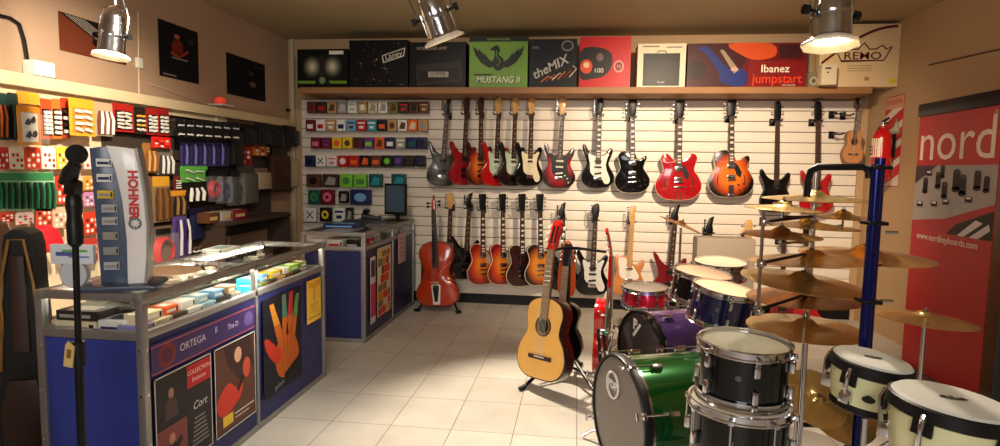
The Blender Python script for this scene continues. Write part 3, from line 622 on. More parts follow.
poster_sheet('logo_strip', 'purple logo strip across the top of the nearer long panel of the near counter', panelP(2.475, .565), FL, .76, .125, (62, 46, 96), draw_banner, cat='sign')
def man(b, x, z, s, y, c1, c2):
    b.disc(x, z+.30*s, .05*s, .065*s, y, rm(c2), 12); b.poly([(x-.12*s, z), (x+.12*s, z), (x+.10*s, z+.2*s), (x+.04*s, z+.25*s), (x-.04*s, z+.25*s), (x-.1*s, z+.2*s)], y, rm(c1))
def draw_left(b, w, h, y):
    b.rect(-w*.48, h*.5, w*.02, h*.97, y, rm((28, 22, 26))); man(b, -w*.24, h*.55, .35, y-.0003, (70, 50, 50), (150, 110, 96))
    b.rect(-w*.48, h*.02, w*.02, h*.48, y, rm((120, 60, 56))); man(b, -w*.24, h*.08, .38, y-.0003, (40, 26, 30), (180, 120, 100)); b.poly([(-w*.44, h*.1), (-w*.1, h*.34), (-w*.06, h*.28), (-w*.4, h*.04)], y-.0006, rm((30, 16, 18)))
    b.rect(w*.04, h*.74, w*.48, h*.97, y, rm((176, 30, 32))); b.text('COLLECTION', w*.26, h*.89, y-.0003, .026, rm((230, 200, 190))); b.text('Exclusive', w*.26, h*.81, y-.0003, .026, rm((230, 200, 190)))
    b.rect(w*.04, h*.02, w*.48, h*.73, y, rm((30, 26, 30))); b.text('Cort', w*.26, h*.53, y-.0003, .05, rm((200, 196, 190)), shear=.3)
    for k in range(7): b.rect(w*(.1+.01*k), h*(.12+.045*k), w*(.42-.01*k), h*(.135+.045*k), y-.0003, rm((130, 124, 120)))
poster_sheet('guitar_poster', 'poster of black and red pictures with a red heading, nearest on the near counter', panelP(2.29, .12), FL, .37, .43, (24, 20, 24), draw_left, (190, 186, 180))
def draw_right(b, w, h, y):
    b.rect(-w*.47, h*.03, w*.47, h*.97, y, rm((84, 50, 40))); b.poly([(-w*.3, h*.97), (w*.4, h*.97), (w*.47, h*.6), (w*.1, h*.5), (-w*.2, h*.75)], y-.0003, rm((54, 34, 34)))
    b.poly(smooth([(-w*.45, h*.42), (-w*.2, h*.55), (0, h*.45), (w*.15, h*.5), (w*.12, h*.35), (-w*.08, h*.25), (-w*.3, h*.2), (-w*.45, h*.28)], 3), y-.0006, rm((190, 52, 34)))
    b.poly([(0, h*.44), (w*.42, h*.74), (w*.44, h*.70), (w*.04, h*.38)], y-.0009, rm((44, 22, 18))); b.disc(w*.26, h*.62, w*.1, h*.12, y-.0012, rm((176, 70, 50)), 14)
    b.disc(w*.05, h*.82, w*.09, h*.09, y-.0006, rm((196, 150, 120)), 14); b.rect(-w*.34, h*.08, -w*.1, h*.20, y-.0009, rm((214, 180, 50)))
    b.rect(-w*.06, h*.15, w*.44, h*.165, y-.0009, rm((214, 200, 190))); b.rect(-w*.06, h*.1, w*.3, h*.115, y-.0009, rm((200, 180, 170)))
poster_sheet('guitar_poster', 'poster of a red guitar being played, beside the divider of the near counter', panelP(2.675, .12), FL, .35, .43, (20, 16, 20), draw_right, (196, 190, 184))
rd = lambda c: rgb([v*.82 for v in c], .5)
def draw_hand(b, w, h, y):
    O = rd((206, 100, 36)); b.rect(-w/2, 0, w/2, h, y, rd((26, 26, 36)))
    b.poly(smooth([(w*.02, h*.10), (w*.30, h*.16), (w*.42, h*.30), (w*.28, h*.52), (w*.12, h*.58), (-w*.1, h*.55), (-w*.22, h*.36), (-w*.16, h*.18)], 3), y-.0003, O)
    for x0, z0, x1, z1, wd, c in ((-.06, .5, -.30, .93, .09, (226, 150, 50)), (.05, .54, .02, .98, .08, (80, 130, 110)), (.15, .54, .22, .98, .08, (196, 50, 50)), (.24, .5, .40, .93, .08, (90, 150, 70))):
        for k, cc in ((0, (206, 100, 36)), (1, c)):
            xa, za = x0+(x1-x0)*.45*k, z0+(z1-z0)*.45*k; wd2 = wd*(1-.15*k)
            b.poly([(w*(xa-wd2), h*za), (w*(xa+wd2), h*za), (w*(x1+wd2*.6), h*z1), (w*(x1-wd2*.6), h*z1)], y-.0006-.0003*k, rd(cc))
    b.poly(smooth([(-w*.15, h*.28), (-w*.38, h*.42), (-w*.48, h*.58), (-w*.40, h*.60), (-w*.2, h*.48), (-w*.05, h*.40)], 3), y-.0006, rd((206, 56, 36)))
    for k in range(4): b.poly([(w*(-.05+.1*k), h*.2), (w*(-.04+.1*k), h*.2), (w*(.01+.1*k), h*.52), (w*(0+.1*k), h*.52)], y-.0012, rd((150, 60, 24)))
    b.poly([(w*.0, h*.14), (w*.48, h*.26), (w*.48, h*.20), (w*.02, h*.08)], y-.0015, rd((16, 16, 20))); b.text('guitars', -w*.12, h*.06, y-.0003, .04, rd((150, 160, 170)), rot=.1)
poster_sheet('hand_poster', 'poster of a painted orange hand with coloured fingers on the farther panel', panelP(3.155, .14), FL, .44, .545, (26, 26, 36), draw_hand)
def draw_flyer(b, w, h, y):
    b.text('TALLER', 0, h*.87, y, .05, rm((196, 60, 40))); b.text('1', 0, h*.62, y, .12, rm((190, 80, 40))); b.text('de guitarra', 0, h*.42, y, .025, rm((150, 70, 30)))
    for k in range(3): b.rect(-w*.25, h*(.34-.05*k), w*.25, h*(.35-.05*k), y, rm((160, 90, 40)))
    b.rect(-w*.4, h*.10, w*.4, h*.12, y, rm((120, 70, 30)))
poster_sheet('flyer', 'yellow flyer with red print at the far top corner of the near counter', panelP(3.56, .42), FL, .20, .27, (232, 186, 60), draw_flyer, cat='flyer')
# far counter: posters and contents
fx2 = BX1+.002
def draw_prices(b, w, h, y):
    cl = [(196, 60, 40), (214, 120, 40), (220, 180, 60), (120, 110, 50), (190, 40, 60), (90, 60, 40), (210, 200, 170)]
    random.seed(3); z = h*.96
    while z > h*.08:
        x = -w*.46; hh = random.uniform(.05, .09)
        while x < w*.42: ww = random.uniform(.06, .14); ww = min(ww, w*.46-x); b.rect(x, z-hh, x+ww-.008, z-.008, y, rm(random.choice(cl))); x += ww
        z -= hh
poster_sheet('guitar_poster', 'crowded red and yellow poster on the long side of the far counter', (fx2, 4.97, .14), FL, .36, .58, (206, 186, 150), draw_prices, (220, 210, 190))
def draw_strip(b, w, h, y):
    b.rect(-w*.5, h*.1, w*.5, h*.6, y, rm((196, 50, 80))); b.rect(-w*.4, h*.7, w*.4, h*.95, y, rm((70, 50, 60))); b.rect(-w*.4, h*.05, w*.4, h*.09, y, rm((220, 220, 210)))
poster_sheet('flyer', 'narrow pink and white flyer left of the crowded poster on the far counter', (fx2, 4.68, .12), FL, .12, .55, (205, 195, 190), draw_strip, cat='flyer')
poster_sheet('flyer', 'small pale pink notice near the far end of the far counter', (fx2, 5.50, .50), FL, .24, .28, (196, 160, 160), lambda b, w, h, y: [b.rect(-w*.3, h*(.2+.15*k), w*.3, h*(.23+.15*k), y, rm((120, 90, 96))) for k in range(5)], cat='flyer')
zb = BG-.024
for i, (x, c, c2) in enumerate(((-2.06, 'white', 'silver'), (-1.91, 'white', 'red'), (-1.76, 'black', 'silver'))):
    lab = ('white box with grey print', 'white box with a red mark', 'black gadget box')[i]+' behind the end glass of the far counter'
    carton('accessory_box', lab, 'box', (x, BY0+.1, zb), FB, (.13 if i == 1 else .11, .08, .085), c, c2)
for i, (yy, c, c2) in enumerate(((4.75, 'dark brown', 'tan'), (4.9, 'red', 'white'), (5.07, 'grey', 'white'), (5.4, 'black', 'grey'), (5.6, 'silver', 'grey'), (5.77, 'dark teal', 'white'))):
    carton('accessory_box', '%s carton behind the long glass of the far counter' % c, 'box', (BX1-.12, yy, zb), FL, (.12, .08, .07), c, c2)
# on top of the far counter
mo = thing('monitor', 'flat computer monitor in a black frame on the far counter', 'monitor', P(402, 213, Z=BH+.001)); mo.location = (-1.735, 5.62, BH); mo.rotation_euler = (0, 0, -.25)
MB().box(0, .02, .008, .2, .14, .014, BLACK, bev=.004).obj('stand_base', mo); MB().box(0, .04, .06, .04, .02, .1, BLACK, bev=.004).obj('stand_neck', mo)
MB().box(0, 0, .21, .24, .03, .30, BLACK, bev=.006).obj('housing', mo); MB().box(0, -.016, .213, .205, .002, .255, mat('screen', (60, 76, 88), .15, emis=.12)).obj('screen', mo)
def keyboard(loc, rz):
    k = thing('computer_keyboard', 'black computer keyboard on the far glass counter', 'keyboard', loc, (0, 0, rz)); MB().box(0, 0, .009, .42, .14, .018, BLACK, bev=.004).obj('case', k)
    b = MB(); [b.box(-.19+.0265*i, -.05+.026*j, .021, .02, .02, .006, mat('keycap', (44, 44, 48), .5)) for i in range(15) for j in range(5)]; o = b.obj('keys', k); o['kind'] = 'stuff'
keyboard((-1.93, 5.33, BH+.002), .15)
ph = thing('telephone', 'black desk telephone on the far counter left of the monitor', 'telephone', (-2.0, 5.68, BH+.002), (0, 0, .2))
MB().prism([(-.09, 0), (.09, 0), (.09, .03), (-.09, .06)], -.08, .08, BLACK, bev=.008).obj('base', ph)
b = MB(); b.tube([(-.05, -.09, .075), (-.055, -.04, .09), (-.055, .04, .09), (-.05, .09, .075)], [.026, .016, .016, .026], BLACK, n=8); b.obj('handset', ph)
b = MB(); [b.box(.01+.025*i, -.03+.03*j, .052-.006*i, .017, .02, .008, WHITE) for i in range(3) for j in range(4)]; b.obj('keypad', ph)
carton('accessory_case', 'navy blue case lying on the far glass counter', 'case', (-1.95, 4.86, BH+.002), (0, 0, .1), (.30, .2, .035), 'navy', 'sky blue')
0 and carton('accessory_case', 'small grey flat case lying behind the navy case on the far counter', 'case', (-2.38, 5.2, BH+.002), (0, 0, .2), (.15, .12, .03), 'grey', 'white')

# ------------------------------------------------------------ cartons on the long shelf
SZ = SHZ+.0005
def shelfbox(name, label, px0, px1, pytop, base, draw, cat='box', Y=5.70, depth=.26, yaw=0, body=None):
    a, c = P(px0, 65, Y=Y), P(px1, 65, Y=Y); tz = P((px0+px1)/2, pytop, Y=Y).z
    w = c.x-a.x-.006; h = tz-SZ; b = MB(); b.box(0, depth/2, h/2, w, depth, h, rgb(body or base), bev=.002); b.rect(-w/2+.001, .001, w/2-.001, h-.001, -.001, rm(base)); draw(b, w, h, -.002)
    return tag(b.obj(name), label, cat, ((a.x+c.x)/2, Y, SZ), (0, 0, yaw))
def d_vox(b, w, h, y):
    for s in (-1, 1):
        for k in range(6): b.disc(s*w*.2, h*.55, w*(.2-.03*k), h*(.3-.045*k), y-.0003*k, rm((30+32*k, 34+30*k, 28+26*k)), 20)
    b.rect(-w*.48, h*.12, w*.48, h*.19, y-.003, rm((110, 150, 50))); b.poly([(-w*.16, h*.08), (w*.16, h*.08), (w*.1, h*.34), (-w*.1, h*.34)], y-.0035, rm((20, 28, 22))); b.rect(-w*.05, h*.34, w*.05, h*.85, y-.003, rm((40, 34, 30)))
    b.disc(0, h*.2, w*.06, h*.09, y-.004, rm((120, 130, 100)), 16); b.rect(w*.14, h*.86, w*.42, h*.95, y-.003, rm((220, 214, 200)))
shelfbox('amplifier_box', 'black carton with two glowing spots and a green stripe, leftmost on the shelf', 297, 348, 49, (10, 12, 9), d_vox)
def d_laney(b, w, h, y):
    random.seed(11)
    for k in range(46):
        x, z, s = random.uniform(-.46, .4)*w, random.uniform(.06, .94)*h, random.uniform(.008, .022); a = random.uniform(0, PI)
        b.poly([(x-s*math.cos(a), z-s*math.sin(a)), (x+s*.3*math.sin(a), z-s*.3*math.cos(a)), (x+s*math.cos(a), z+s*math.sin(a))], y, rm(random.choice([(190, 186, 180), (110, 100, 100), (120, 40, 36), (70, 66, 64)])))
    b.poly([(w*.08, h*.52), (w*.44, h*.66), (w*.46, h*.84), (w*.06, h*.68)], y-.001, rm((200, 196, 186))); b.poly([(w*.1, h*.55), (w*.42, h*.68), (w*.44, h*.81), (w*.08, h*.67)], y-.0015, rm((14, 14, 14))); b.text('Laney', w*.26, h*.68, y-.002, .075, rm((220, 214, 204)), rot=.25)
shelfbox('amplifier_box', 'black speckled carton lettered Laney on the shelf'.replace('Laney', 'in slanting white script'), 349, 408, 40, (12, 9, 10), d_laney)
def d_vy(b, w, h, y):
    b.prism([(-w*.36, h*.06), (w*.44, h*.14), (w*.42, h*.6), (-w*.38, h*.5)], y-.001, y, rm((48, 44, 44))); b.poly([(-w*.32, h*.12), (w*.40, h*.19), (w*.38, h*.45), (-w*.33, h*.37)], y-.0015, rm((30, 28, 30)))
    b.poly([(-w*.4, h*.5), (w*.42, h*.6), (w*.28, h*.72), (-w*.28, h*.66)], y-.0015, rm((24, 22, 24))); b.rect(-w*.16, h*.24, w*.2, h*.36, y-.002, rm((170, 160, 150))); b.text('VYPYR', w*.02, h*.3, y-.0025, .05, rm((24, 20, 20)))
    b.text('MODELING AMP', -w*.1, h*.86, y-.001, .04, rm((170, 160, 150)))
shelfbox('amplifier_box', 'black carton printed with a small dark combo amplifier', 409, 466, 42, (12, 9, 9), d_vy)
def d_mus(b, w, h, y):
    K = rm((24, 34, 20)); b.rect(-w*.5, h*.91, w*.5, h, y, K); b.text('GUITAR AMPLIFIER', 0, h*.955, y-.001, .026, rm((160, 190, 110)))
    for s in (-1, 1):
        b.poly([(s*w*.06, h*.42), (s*w*.16, h*.40), (s*w*.30, h*.50), (s*w*.40, h*.66), (s*w*.44, h*.82), (s*w*.33, h*.72), (s*w*.36, h*.80), (s*w*.24, h*.64), (s*w*.26, h*.72), (s*w*.16, h*.56), (s*w*.08, h*.52)], y-.001, K)
    b.poly(smooth([(-w*.08, h*.40), (0, h*.34), (w*.1, h*.42), (w*.08, h*.58), (w*.0, h*.66), (w*.03, h*.74), (-w*.02, h*.84), (-w*.1, h*.80), (-w*.15, h*.74), (-w*.08, h*.74), (-w*.06, h*.64), (-w*.1, h*.52)], 3), y-.0015, K)
    b.tube([(-w*.02, y-.003, h*.44), (w*.04, y-.003, h*.52), (-w*.03, y-.003, h*.62), (-w*.03, y-.003, h*.74)], .004, rm((120, 180, 70)), n=4)
    b.text('MUSTANG II', 0, h*.155, y-.001, .082, rm((20, 40, 20)), shear=.2, bold=.004, squash=.92); b.text('MUSTANG II', -.003, h*.16, y-.002, .082, rm((226, 236, 200)), shear=.2, squash=.92, bold=.0015); b.rect(-w*.42, h*.25, -w*.1, h*.28, y-.001, K)
shelfbox('amplifier_box', 'green carton printed with a winged black horse head', 469, 528, 37, (118, 162, 62), d_mus, body=(90, 120, 50))
def d_mix(b, w, h, y):
    b.text('theMIX', -w*.06, h*.42, y, .115, rm((176, 176, 170)), rot=.45, shear=.2, bold=.002)
    for k in range(6): b.tube([(-w*.25+w*.12*k, y-.002, h*(.12+.02*k)), (-w*.1+w*.12*k, y-.002, h*(.24+.03*k)), (w*.02+w*.08*k, y-.002, h*(.2+.05*k))], .006, rm([(200, 120, 70), (150, 60, 40), (220, 190, 160)][k % 3]), n=4)
    b.disc(w*.30, h*.86, w*.13, h*.11, y, rm((120, 120, 116)), 18); b.disc(w*.30, h*.86, w*.1, h*.08, y-.001, rm((30, 28, 28)), 18); b.rect(-w*.45, h*.8, -w*.3, h*.86, y, rm((90, 90, 100)))
shelfbox('microphone_box', 'black carton with slanting grey letters next to the green one', 529, 577, 39, (14, 12, 15), d_mix)
def d_red(b, w, h, y):
    b.poly(smooth([(-w*.48, h*.2), (-w*.48, h*.72), (-w*.2, h*.8), (w*.1, h*.7), (w*.14, h*.45), (0, h*.24), (-w*.25, h*.18)], 3), y, rm((26, 18, 20))); b.disc(-w*.36, h*.42, w*.12, h*.14, y-.001, rm((206, 70, 40)), 14); b.disc(-w*.36, h*.45, w*.06, h*.06, y-.002, rm((220, 190, 150)), 12)
    b.text('100', -w*.12, h*.34, y-.001, .06, rm((220, 214, 206))); b.disc(-w*.1, h*.6, w*.07, h*.08, y-.001, rm((110, 90, 90)), 12); b.disc(w*.27, h*.42, w*.1, h*.12, y, rm((206, 150, 140)), 18); b.disc(w*.27, h*.42, w*.07, h*.085, y-.001, rm((130, 20, 24)), 18); b.text('DJ', w*.27, h*.42, y-.002, .035, rm((220, 180, 170)))
shelfbox('headphone_box', 'bright red carton with a black picture, taller than its neighbours', 579, 631, 36.5, (186, 16, 24), d_red)
def d_amp(b, w, h, y):
    b.rect(-w*.38, h*.05, w*.38, h*.78, y, rm((16, 15, 16))); b.rect(-w*.3, h*.1, w*.3, h*.6, y-.001, rm((30, 28, 28))); b.tube([(-w*.1, y-.002, h*.79), (-w*.07, y-.002, h*.83), (w*.07, y-.002, h*.83), (w*.1, y-.002, h*.79)], .004, BLACK, n=5)
    b.text('Fender', 0, h*.13, y-.002, .024, rm((200, 196, 190))); b.rect(-w*.4, h*.92, -w*.05, h*.95, y, rm((120, 110, 100))); b.rect(w*.1, h*.90, w*.42, h*.93, y, rm((120, 110, 100)))
shelfbox('amplifier_box', 'cream carton printed with a black amplifier', 637, 686, 43.5, (214, 200, 172), d_amp)
def d_ib(b, w, h, y):
    b.poly([(-w*.5, 0), (-w*.1, 0), (w*.05, h), (-w*.5, h)], y, rm((60, 14, 20))); b.poly(smooth([(-w*.20, h*.12), (-w*.02, h*.04), (w*.01, h*.3), (-w*.06, h*.46), (-w*.14, h*.42), (-w*.30, h*.84), (-w*.36, h*.94), (-w*.42, h*.86), (-w*.36, h*.8), (-w*.24, h*.4)], 3), y-.001, rm((30, 44, 110)))
    b.poly([(-w*.10, h*.32), (-w*.06, h*.4), (-w*.2, h*.86), (-w*.23, h*.84)], y-.002, rm((150, 130, 110))); b.disc(-w*.42, h*.4, w*.08, h*.22, y-.0005, rm((34, 12, 16)), 16); b.disc(-w*.10, h*.42, w*.03, h*.05, y-.003, rm((200, 150, 140)), 12)
    b.poly(smooth([(-w*.16, h*.98), (w*.2, h*.98), (w*.24, h*.72), (w*.1, h*.62), (-w*.02, h*.7)], 3), y-.0005, rm((196, 74, 30))); b.rect(w*.27, h*.66, w*.46, h*.96, y-.0005, rm((60, 20, 22)))
    b.rect(w*.02, h*.02, w*.5, h*.6, y-.0004, rm((120, 18, 20))); b.text('Ibanez', w*.24, h*.42, y-.003, .095, rm((226, 220, 200)), bold=.001); b.text('jumpstart', w*.26, h*.2, y-.003, .115, rm((214, 60, 30)), squash=.95, bold=.001); b.text('PACKAGE', w*.36, h*.06, y-.003, .025, rm((200, 190, 180)))
shelfbox('guitar_pack_box', 'long dark red carton with a blue guitar and orange lettering', 687, 807, 43, (96, 14, 18), d_ib)
shelfbox('speaker_box', 'small grey box with a round speaker picture beside the red carton', 809, 820, 72, (120, 106, 84), lambda b, w, h, y: (b.disc(0, h*.42, w*.36, h*.28, y, rm((170, 160, 140)), 16), b.disc(0, h*.42, w*.2, h*.16, y-.001, rm((90, 80, 66)), 14)), Y=5.66)
shelfbox('speaker_box', 'small white box in front of the large white carton', 822, 838, 64, (206, 190, 160), lambda b, w, h, y: (b.rect(-w*.3, h*.76, w*.1, h*.84, y, rm((60, 40, 40))), b.disc(-w*.1, h*.6, w*.08, h*.04, y, rm((60, 40, 40)), 10)), Y=5.625-.13, depth=.1)
def d_remo(b, w, h, y):
    K = rm((84, 24, 26)); pts = [(-w*.48+w*.9*i/16, h*(.40+.58*math.sin(PI/2*i/16))) for i in range(17)]; b.poly([(x, z) for x, z in pts]+[(x+.004, z-.022) for x, z in reversed(pts)], y, K)
    z0 = h*.32; cr = [(-.32, .62), (-.25, .57), (-.20, .68), (-.12, .60), (-.04, .60), (.03, .70), (.10, .60), (.18, .60), (.25, .66), (.30, .60), (.37, .64), (.28, .42), (-.24, .42)]
    out = [(w*x, h*z) for x, z in cr]; b.tube([(x, y-.002, z) for x, z in out], .006, K, n=5, closed=True); b.text('REMO', w*.02, h*.49, y-.001, .088, K, squash=1.3, bold=.0008); b.tube([(-w*.24, y-.002, h*.40), (w*.28, y-.002, h*.42)], .005, K, n=4)
    for k in range(3): b.rect(-w*.16, h*(.33-.04*k), w*.14, h*(.34-.04*k), y, rm((150, 120, 90)))
    b.rect(w*.06, h*.1, w*.12, h*.16, y, rm((160, 120, 80))); b.rect(w*.36, h*.06, w*.45, h*.13, y, rm((214, 186, 40)))
shelfbox('drumhead_carton', 'large cream carton with a crown logo on the right end of the shelf', 819, 902, 24, (214, 186, 142), d_remo, Y=5.63, depth=.1, yaw=.0)

# ------------------------------------------------------------ packets on the slat panelling
def packet(kind, x, y, w, h, c1, c2, label, group=None, Y=6.0):
    p = P(x, y, Y=Y); W_, H_ = w*.01, h*.01; b = MB(); d = .05
    b.box(0, 0, -.0, W_-.002, d, H_+.004, rgb(cols.get(c1, c1) if isinstance(c1, str) else c1), bev=.003); f = -d/2-.0006; C2 = rgb(cols.get(c2, c2) if isinstance(c2, str) else c2)
    s = random.randrange(4)
    if kind == 'x': b.tube([(-W_*.28, f, -H_*.28), (W_*.28, f, H_*.28)], .006, C2, n=4); b.tube([(W_*.28, f, -H_*.28), (-W_*.28, f, H_*.28)], .006, C2, n=4)
    elif kind == 'o': b.disc(0, 0, W_*.33, H_*.33, f, C2, 16); b.disc(0, 0, W_*.14, H_*.14, f-.001, rgb(cols.get(c1)), 12)
    elif s == 0: b.rect(-W_*.32, -H_*.3, W_*.32, H_*.1, f, C2)
    elif s == 1: b.disc(0, -H_*.02, W_*.3, H_*.3, f, C2, 12)
    elif s == 2: b.rect(-W_*.4, H_*.14, W_*.4, H_*.3, f, C2); b.rect(-W_*.25, -H_*.3, W_*.25, -H_*.05, f, C2)
    else: b.poly([(-W_*.36, -H_*.34), (W_*.3, -H_*.34), (W_*.36, H_*.2), (-W_*.1, H_*.32)], f, C2)
    b.tube([(0, -d/2, H_/2-.006), (0, d/2, H_/2+.006), (0, .10, H_/2+.006)], .003, CHROME, n=5)
    return tag(b.obj('string_pack'), label, 'packet', p, None, group)
ordn = ['first', 'second', 'third', 'fourth', 'fifth', 'sixth', 'seventh', 'eighth', 'ninth', 'tenth', 'eleventh', 'twelfth']
rows = [
 ('top', 107.5, 311, 10.2, 11, [('brown', 'maroon'), ('dark brown', 'red'), ('tan', 'brown'), ('grey', 'silver'), ('white', 'silver'), ('tan', 'white'), ('cream', 'grey'), ('white', 'grey'), ('olive', 'brown'), ('dark brown', 'red'), ('brown', 'black'), ('brown', 'tan')]),
 ('second', 125.5, 310, 10.2, 11, [('maroon', 'white'), ('white', 'red'), ('tan', 'white'), ('white', 'navy'), ('sky blue', 'brown'), ('red', 'white'), ('teal', 'white'), ('black', 'orange'), ('tan', 'brown'), ('white', 'brown'), ('orange', 'cream'), ('tan', 'grey')]),
 ('third', 143, 315, 10.6, 11, [('maroon', 'pink'), ('maroon', 'purple'), ('yellow', 'orange'), ('yellow', 'brown'), ('dark brown', 'maroon'), ('purple', 'lime'), ('orange', 'brown'), ('navy', 'white'), ('grey', 'white'), ('navy', 'dark teal'), ('navy', 'black')]),
 ('fourth', 161, 309, 11.0, 11, [('navy', 'black'), ('white', 'black', 'x'), ('white', 'pink'), ('red', 'white'), ('red', 'orange'), ('black', 'orange'), ('brown', 'orange'), ('black', 'lime'), ('navy', 'purple'), ('black', 'dark brown'), ('black', 'navy')]),
]
for nm, py, x0, st, h, items in rows:
    for i, it in enumerate(items):
        kind = it[2] if len(it) > 2 else ''
        packet(kind, x0+st*i+st/2-4, py, st-.6, h, it[0], it[1], '%s and %s boxed packet, %s from the left in the %s packet row' % (it[0], it[1], ordn[i], nm), 'small packets in rows on the slat panelling')
for x, w, c1, c2, lab in ((314, 15, 'brown', 'black', 'brown photo packet, leftmost in the fifth packet row'), (331, 17, 'dark brown', 'grey', 'dark photo packet beside the green ones in the fifth row'), (347, 13, 'lime', 'green', 'left of the two bright green packets'), (361, 13, 'lime', 'green', 'right of the two bright green packets'), (376, 14, 'dark teal', 'teal', 'dark teal packet beside the bright green packets'), (399, 15, 'dark teal', 'teal', 'dark teal packet hanging above the monitor')):
    packet('', x, 180.5, w, 13, c1, c2, lab)
for x, w, h, c1, c2, k, lab in ((315, 13, 14, 'dark teal', 'green', 'o', 'dark packet with a green disc, leftmost of the sixth row'), (328, 14, 15, 'maroon', 'pink', 'o', 'dark packet with a pinkish red disc'), (344, 10, 12, 'black', 'grey', '', 'small black packet between pink disc packet and navy box'), (361, 22, 15, 'navy', 'sky blue', '', 'wide navy box on the panelling above the telephone')):
    packet(k, x, 197, w, h, c1, c2, lab)
for x, w, h, c1, c2, k, lab in ((311, 13, 14, 'white', 'black', 'x', 'white box with a big black cross above the far counter'), (326, 12, 14, 'black', 'yellow', 'o', 'black box with a yellow disc above the far counter'), (340, 12, 14, 'white', 'navy', '', 'white box with blue print above the far counter'), (350, 7, 14, 'black', 'grey', '', 'narrow black box beside the white and blue one')):
    packet(k, x, 214.5, w, h, c1, c2, lab)
# ------------------------------------------------------------ harmonica display tower and microphone stand
TWHITE = mat('tower_white', (244, 243, 240), .35, coat=.3); TBLUE = filmmat('tower_smoky_side', (74, 92, 116), .72)
tw = thing('display_tower', 'tall curved white display tower with red lettering standing on the near counter', 'display stand', (-1.775, 2.20, AH+.001), (0, 0, .42))
MB().prism(smooth([(-.15, 0), (.08, 0), (.095, .01), (.08, .02), (-.15, .02), (-.165, .01)], 2), -.11, .11, mat('tower_base', (50, 62, 84), .3), bev=.004).obj('base', tw)
prof = [(-.01, .02), (.050, .02), (.060, .12), (.064, .25), (.058, .38), (.046, .47), (.032, .555), (-.065, .565), (-.038, .47), (-.018, .35), (-.008, .2)]
MB().prism(prof, -.055, .03, TWHITE, bev=.006).obj('front_column', tw)
pr2 = [(-.115, .02), (-.010, .02), (-.008, .2), (-.018, .35), (-.038, .47), (-.067, .565), (-.135, .555), (-.125, .3)]
MB().prism(pr2, -.01, .03, mat('tower_slate', (70, 86, 110), .3), bev=.003).obj('side_panel', tw)
MB().prism([(.050, .02), (.060, .02), (.072, .25), (.066, .38), (.053, .48), (.040, .56), (.032, .555), (.046, .47), (.058, .38), (.064, .25), (.060, .12)], -.05, .028, mat('tower_edge', (150, 146, 142), .3)).obj('edge_strip', tw)
b = MB(); b.text('HOHNER', .022, .375, -.0585, .046, mat('tower_red', (206, 40, 36), .4), rot=-PI/2, bold=.0022, squash=1.0); b.obj('lettering', tw)
b = MB(); b.torus((.026, -.0585, .262), .020, .004, mat('emblem_grey', (120, 124, 130), .4), axis='Y', n=20, k=5)
for k in range(8): a = k*PI/4; b.poly([(.026+.008*math.cos(a), .262+.008*math.sin(a)), (.026+.02*math.cos(a+.25), .262+.02*math.sin(a+.25)), (.026+.02*math.cos(a-.1), .262+.02*math.sin(a-.1))], -.0587, mat('emblem_grey', (120, 124, 130), .4))
b.obj('round_emblem', tw)
for i, (z, c) in enumerate(((.50, 'white'), (.44, 'white'), (.375, 'yellow'), (.32, 'silver'), (.27, 'silver'), (.21, 'grey'), (.15, 'grey'), (.09, 'silver'))):
    q = tw.matrix_basis; loc = Matrix.Translation((-1.775, 2.20, AH)) @ Matrix.Rotation(.42, 4, 'Z') @ Vector((-.072-.012*(i < 3), -.012, z-.016))
    carton('harmonica', '%s harmonica in a clear sleeve clipped to the tower, %s from its top' % (c, ordn[i]), 'harmonica', loc, (0, 0, .42), (.055, .02, .032), c, 'navy' if i < 2 else 'grey', group='harmonicas on the tower')
# tambourine packs beside the tower on the counter
t = thing('tambourine_pack', 'round pale drum head in a white and blue clear pack behind the microphone stand', 'packet', (-1.975, 2.125, AH+.002), (0, 0, .1), scale=.64)
b = MB(); b.box(0, 0, .21, .27, .03, .12, rgb((216, 222, 230)), bev=.003); b.rect(-.1, .2, .02, .225, -.0156, rgb((40, 60, 150))); b.rect(-.06, .225, .1, .24, -.0156, rgb((90, 170, 60))); b.rect(-.02, .19, .11, .20, -.0156, rgb((60, 120, 170))); b.obj('header_card', t)
b = MB(); b.cyl((0, -.01, .085), (0, .01, .085), .084, mat('pale_skin', (196, 200, 206), .4), n=32); b.torus((0, 0, .085), .084, .008, rgb((120, 124, 130)), axis='Y'); b.obj('drum_head', t)
MB().box(0, 0, .14, .28, .045, .27, CLEAR, bev=.01).obj('clear_wrapper', t)
carton('percussion_box', 'tan box with woven pattern at the left rear of the near counter', 'box', (-2.035, 2.20, AH+.002), (0, 0, .3), (.075, .075, .15), 'tan', 'brown')
b = MB(); b.lathe([(0, .012), (.13, .012), (.14, .006), (.13, 0), (0, 0)], rgb((206, 176, 150)), 32); tag(b.obj('practice_pad'), 'flat round beige pad lying on the glass top beside the tower', 'pad', (-1.86, 2.52, AH+.002))
carton('paper_tray', 'white paper box lying at the back of the near counter top', 'box', (-2.04, 3.22, AH+.002), (0, 0, .1), (.12, .2, .02), 'white', 'pale blue')
